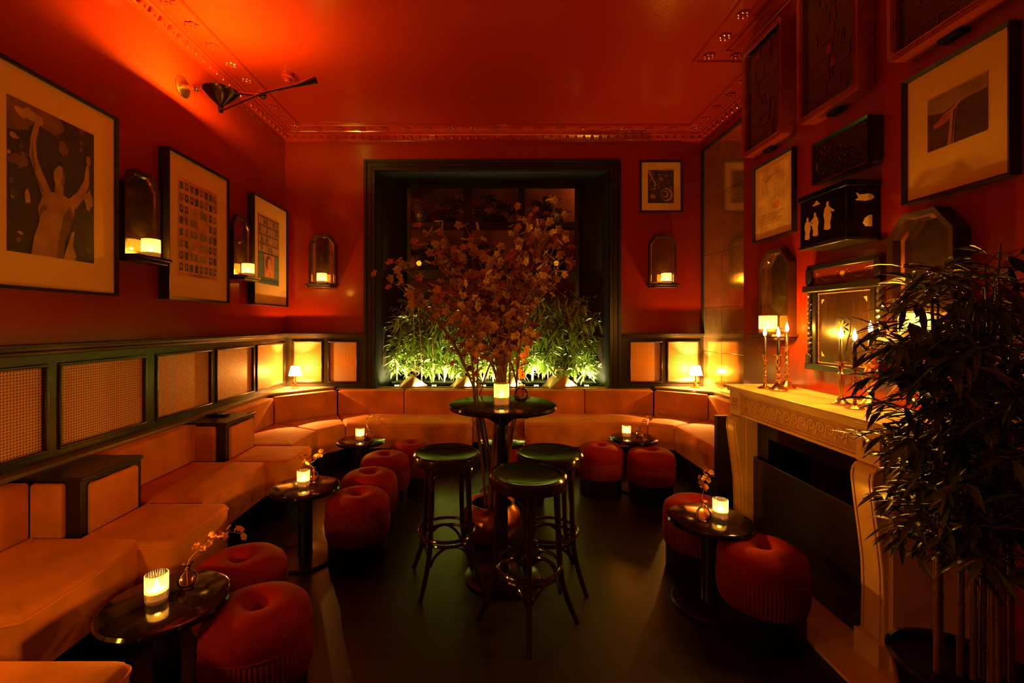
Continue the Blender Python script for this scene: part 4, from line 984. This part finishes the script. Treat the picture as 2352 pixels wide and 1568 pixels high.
# ------------------------------------------------------------------ candlesticks
def stick(x, y, label, hgt, ch, kind, s=1, m=None, lean=0):
    m = m or brass; t = thing('candlestick', label, 'candlestick', (x, y, 1.10), R.uniform(0, 1), 'brass candlesticks on the mantelpiece')
    h = hgt
    if kind in ('twist', 'barley'):
        MB().lathe([(1e-4, 0), (.042*s, 0), (.043*s, .005), (.03*s, .012), (.012*s, .02), (.009*s, .03)], 8 if kind == 'barley' else 24).build('foot', m, t)
        a = MB(); tw_ = 40 if kind == 'twist' else 34
        for ph in (0, pi): a.tube([(.0042*cos(u*tw_+ph), .0042*sin(u*tw_+ph), .028 + u*(h-.07)) for u in [i/60 for i in range(61)]], .0045, 7)
        a.build('twisted_stem', m, t)
        MB().lathe([(1e-4, h-.045), (.03, h-.042), (.031, h-.039), (.01, h-.038), (.009, h-.03), (.0125, h-.02), (.0135, h), (.011, h), (.01, h-.02), (1e-4, h-.022)], 24).build('socket', m, t)
    elif kind == 'taper':
        MB().lathe([(1e-4, 0), (.046, 0), (.046, .008), (.03, .016), (.02, .03), (.009, .045)], 4 if False else 8).build('foot', m, t)
        MB().lathe([(.007, .043), (.008, .06), (.0145, h-.07), (.015, h-.06), (.007, h-.052), (.01, h-.04), (.0135, h-.03), (.0145, h-.004), (.03, h), (.03, h+.002), (.011, h+.003), (1e-4, h)], 24).build('stem', m, t)
    else:
        MB().lathe([(1e-4, 0), (.052*s, 0), (.052*s, .01), (.042*s, .016), (.03*s, .03), (.014*s, .05)], 24 if kind != 'sq' else 8).build('foot', m, t)
        P = [(.012*s, .048)]; nb = 5 if kind == 'ring' else 3
        if kind == 'big':
            P += [(.01*s, .06), (.018*s, .075), (.012*s, .09), (.015*s, .105), (.03*s, .135), (.032*s, .155), (.018*s, .2), (.03*s, .215), (.031*s, .222), (.016*s, .232), (.022*s, .25), (.024*s, .255), (.015*s, .262), (.018*s, h-.02), (.019*s, h-.004)]
        else:
            for k in range(nb):
                z = .055 + (h-.11)*k/nb; dz = (h-.11)/nb
                P += [(.009, z), (.019 - .0015*k, z+dz*.4), (.02 - .0015*k, z+dz*.5), (.01, z+dz*.7)]
            P += [(.009, h-.05), (.014, h-.04), (.0125, h-.02), (.013, h-.004)]
        P += [(.028*s if kind != 'big' else .034, h), (.028*s if kind != 'big' else .034, h+.003), (.011, h+.003), (1e-4, h)]
        MB().lathe(P, 28).build('stem', m, t)
    c = thing('taper_candle', 'black taper candle burning in the %s' % label, 'candle', (x, y, 1.10+h-.002), 0, 'black taper candles on the mantelpiece')
    MB().lathe([(1e-4, 0), (.0105, 0), (.0085, ch-.01), (.006, ch), (1e-4, ch-.001)], 16).build('candle_body', taper, c)
    MB().tube([(0, 0, ch-.002), (0, 0, ch+.008)], .0008, 5).build('wick', blackmat, c)
    inst(flame_me, 'flame', c, LOC(0, 0, ch+.004) @ Matrix.Scale(1.7, 4))
    light('candle_light', (0, 0, ch+.03), 8.5, CANDLE, .009, c)
stick(1.838, 3.03, 'twisted candlestick nearest the alcove', .225, .12, 'twist')
stick(1.864, 2.93, 'ringed brass candlestick, middle of the far three', .228, .115, 'beads')
stick(1.985, 3.03, 'taller ribbed brass candlestick of the far three', .275, .10, 'ring')
stick(1.877, 2.427, 'slender plain tapering candlestick of the near three', .225, .125, 'taper')
stick(1.859, 2.315, 'barley twist candlestick frontmost on the mantelpiece', .215, .125, 'barley')
stick(1.99, 2.376, 'heavy brass candlestick, thickest of the near three', .30, .08, 'big', s=1.15, m=mat('bright_brass', (.85, .58, .22), .25, metal=1))

# ------------------------------------------------------------------ table lamps
def lamp(x, y, label, p=9):
    t = thing('table_lamp', label, 'lamp', (x, y, .765), .4, 'small brass table lamps on the ledge')
    b = MB(); b.box(-.042, .042, -.042, .042, 0, .012); b.box(-.032, .032, -.032, .032, .012, .022); b.add([(-.026, -.026, .022), (.026, -.026, .022), (.026, .026, .022), (-.026, .026, .022), (-.008, -.008, .062), (.008, -.008, .062), (.008, .008, .062), (-.008, .008, .062)], [(0,1,5,4), (1,2,6,5), (2,3,7,6), (3,0,4,7), (4,5,6,7)])
    b.build('base', brass, t, bevel=.002)
    MB().lathe([(.008, .06), (.013, .075), (.007, .09), (.006, .14), (.009, .15), (.009, .17)], 16).build('stem', brass, t)
    MB().lathe([(.075, .155), (.048, .265)], 32, cap=False).build('lamp_shade', shade_m, t)
    MB().ball((0, 0, .2), .015, 10).build('bulb', flame_m, t)
    light('lamp_light', (0, 0, .2), p, (1, .45, .1), .014, t)
lamp(-2.27, 5.40, 'small lit brass lamp with white shade in the left corner', 150)
lamp(2.476, 5.44, 'small lit brass lamp with white shade beside the alcove mirror', 150)

# ------------------------------------------------------------------ swing arm wall lamp
t = thing('swing_arm_lamp', 'dark bronze swing arm wall lamp with conical bowl shining at the ceiling', 'lamp', (XL, 3.71, 3.45))
O = Vector((XL, 3.71, 3.45))
bk = MB().lathe([(1e-4, 0), (.085, 0), (.085, .012), (.07, .02), (1e-4, .022)], 32).xf(Matrix.Rotation(radians(90), 4, 'Y')); bk.build('wall_plate', brass, t)
bowl = Vector((-2.06, 3.53, 3.31)) - O; joint = Vector((-1.68, 3.42, 3.235)) - O; kn = Vector((XL+.12, 3.70, 3.43)) - O
MB().tube([(0.02, 0, 0), tuple(kn)], [.02, .014], 12).build('wall_bracket', brass, t)
MB().tube([kn, joint], .0095, 10).build('arm', darkbrass, t)
MB().ball(kn, .022, 12).build('knuckle', darkbrass, t); MB().ball(joint, .026, 12, 1, 1, 1).build('joint', darkbrass, t)
bot = bowl + Vector((0, 0, -.135)); cw = Vector((-1.31, 3.50, 3.40)) - O
MB().tube([bot, joint + Vector((0, -.03, 0)), joint.lerp(cw, .62)], .0085, 10).build('lever_rod', darkbrass, t)
MB().tube([joint.lerp(cw, .6), cw], [.011, .03], 16).build('counterweight', darkbrass, t)
bw = MB().lathe([(1e-4, -.118), (.022, -.115), (.035, -.1), (.085, -.055), (.14, -.004), (.15, 0.012), (.147, .012), (.136, -.002), (.08, -.05), (.03, -.092), (1e-4, -.1)], 40); bw.xf(Matrix.Translation(bowl) @ Matrix.Scale(.88, 4)); bw.build('bowl_shade', darkbrass, t)
MB().tube([bowl + Vector((0, 0, -.15)), bowl + Vector((0, 0, -.11))], [.014, .022], 12).build('finial', darkbrass, t)
MB().ball(bowl + Vector((0, 0, -.035)), .028, 12, 1, 1, 1.2).build('bulb', bulb_m, t)
light('lamp_light', bowl + Vector((0, 0, .006)), 150, (1, .52, .03), .02, t)
# smoke detector
t = thing('smoke_detector', 'red painted smoke detector on the ceiling beside the wall lamp', 'smoke detector', (-1.86, 4.25, ZC))
MB().lathe([(1e-4, 0), (.062, 0), (.062, -.018), (.055, -.02), (.055, -.026), (.06, -.028), (.058, -.042), (.048, -.045), (1e-4, -.045)], 32).build('body', red_trim, t)
MB().lathe([(.036, -.045), (.036, -.052), (.03, -.07), (.022, -.078), (1e-4, -.08)], 8).build('sensor', red_trim, t)

# ------------------------------------------------------------------ hammered panel glimpsed through the bamboo
t = thing('hammered_panel', 'gold hammered metal panel on the chimney breast behind the bamboo stems', 'wall panel', (XB-.001, 1.80, 1.18), RZ['right'])
MB().box(-.15, .15, 0, .02, 0, .26).build('plate', mat('hammered_gold', (.8, .45, .15), .35, metal=1, bump=1.0, bscale=110), t)
f = MB(); ring([(-.16, -.01), (.16, -.01), (.16, .27), (-.16, .27)], .014, 0, .03, f); f.build('frame', framem, t)
# ------------------------------------------------------------------ foreground bamboo
px, py = 1.63, 1.55
t = thing('plant_pot', 'black round pot of the foreground bamboo at the bottom right', 'pot', (px, py, 0))
MB().lathe([(1e-4, 0), (.13, 0), (.17, .15), (.2, .32), (.215, .36), (.2, .365), (.19, .34), (1e-4, .33)], 40).build('pot_body', blackm, t)
MB().lathe([(1e-4, .345), (.12, .343), (.19, .335)], 24).build('soil', blackmat, t)
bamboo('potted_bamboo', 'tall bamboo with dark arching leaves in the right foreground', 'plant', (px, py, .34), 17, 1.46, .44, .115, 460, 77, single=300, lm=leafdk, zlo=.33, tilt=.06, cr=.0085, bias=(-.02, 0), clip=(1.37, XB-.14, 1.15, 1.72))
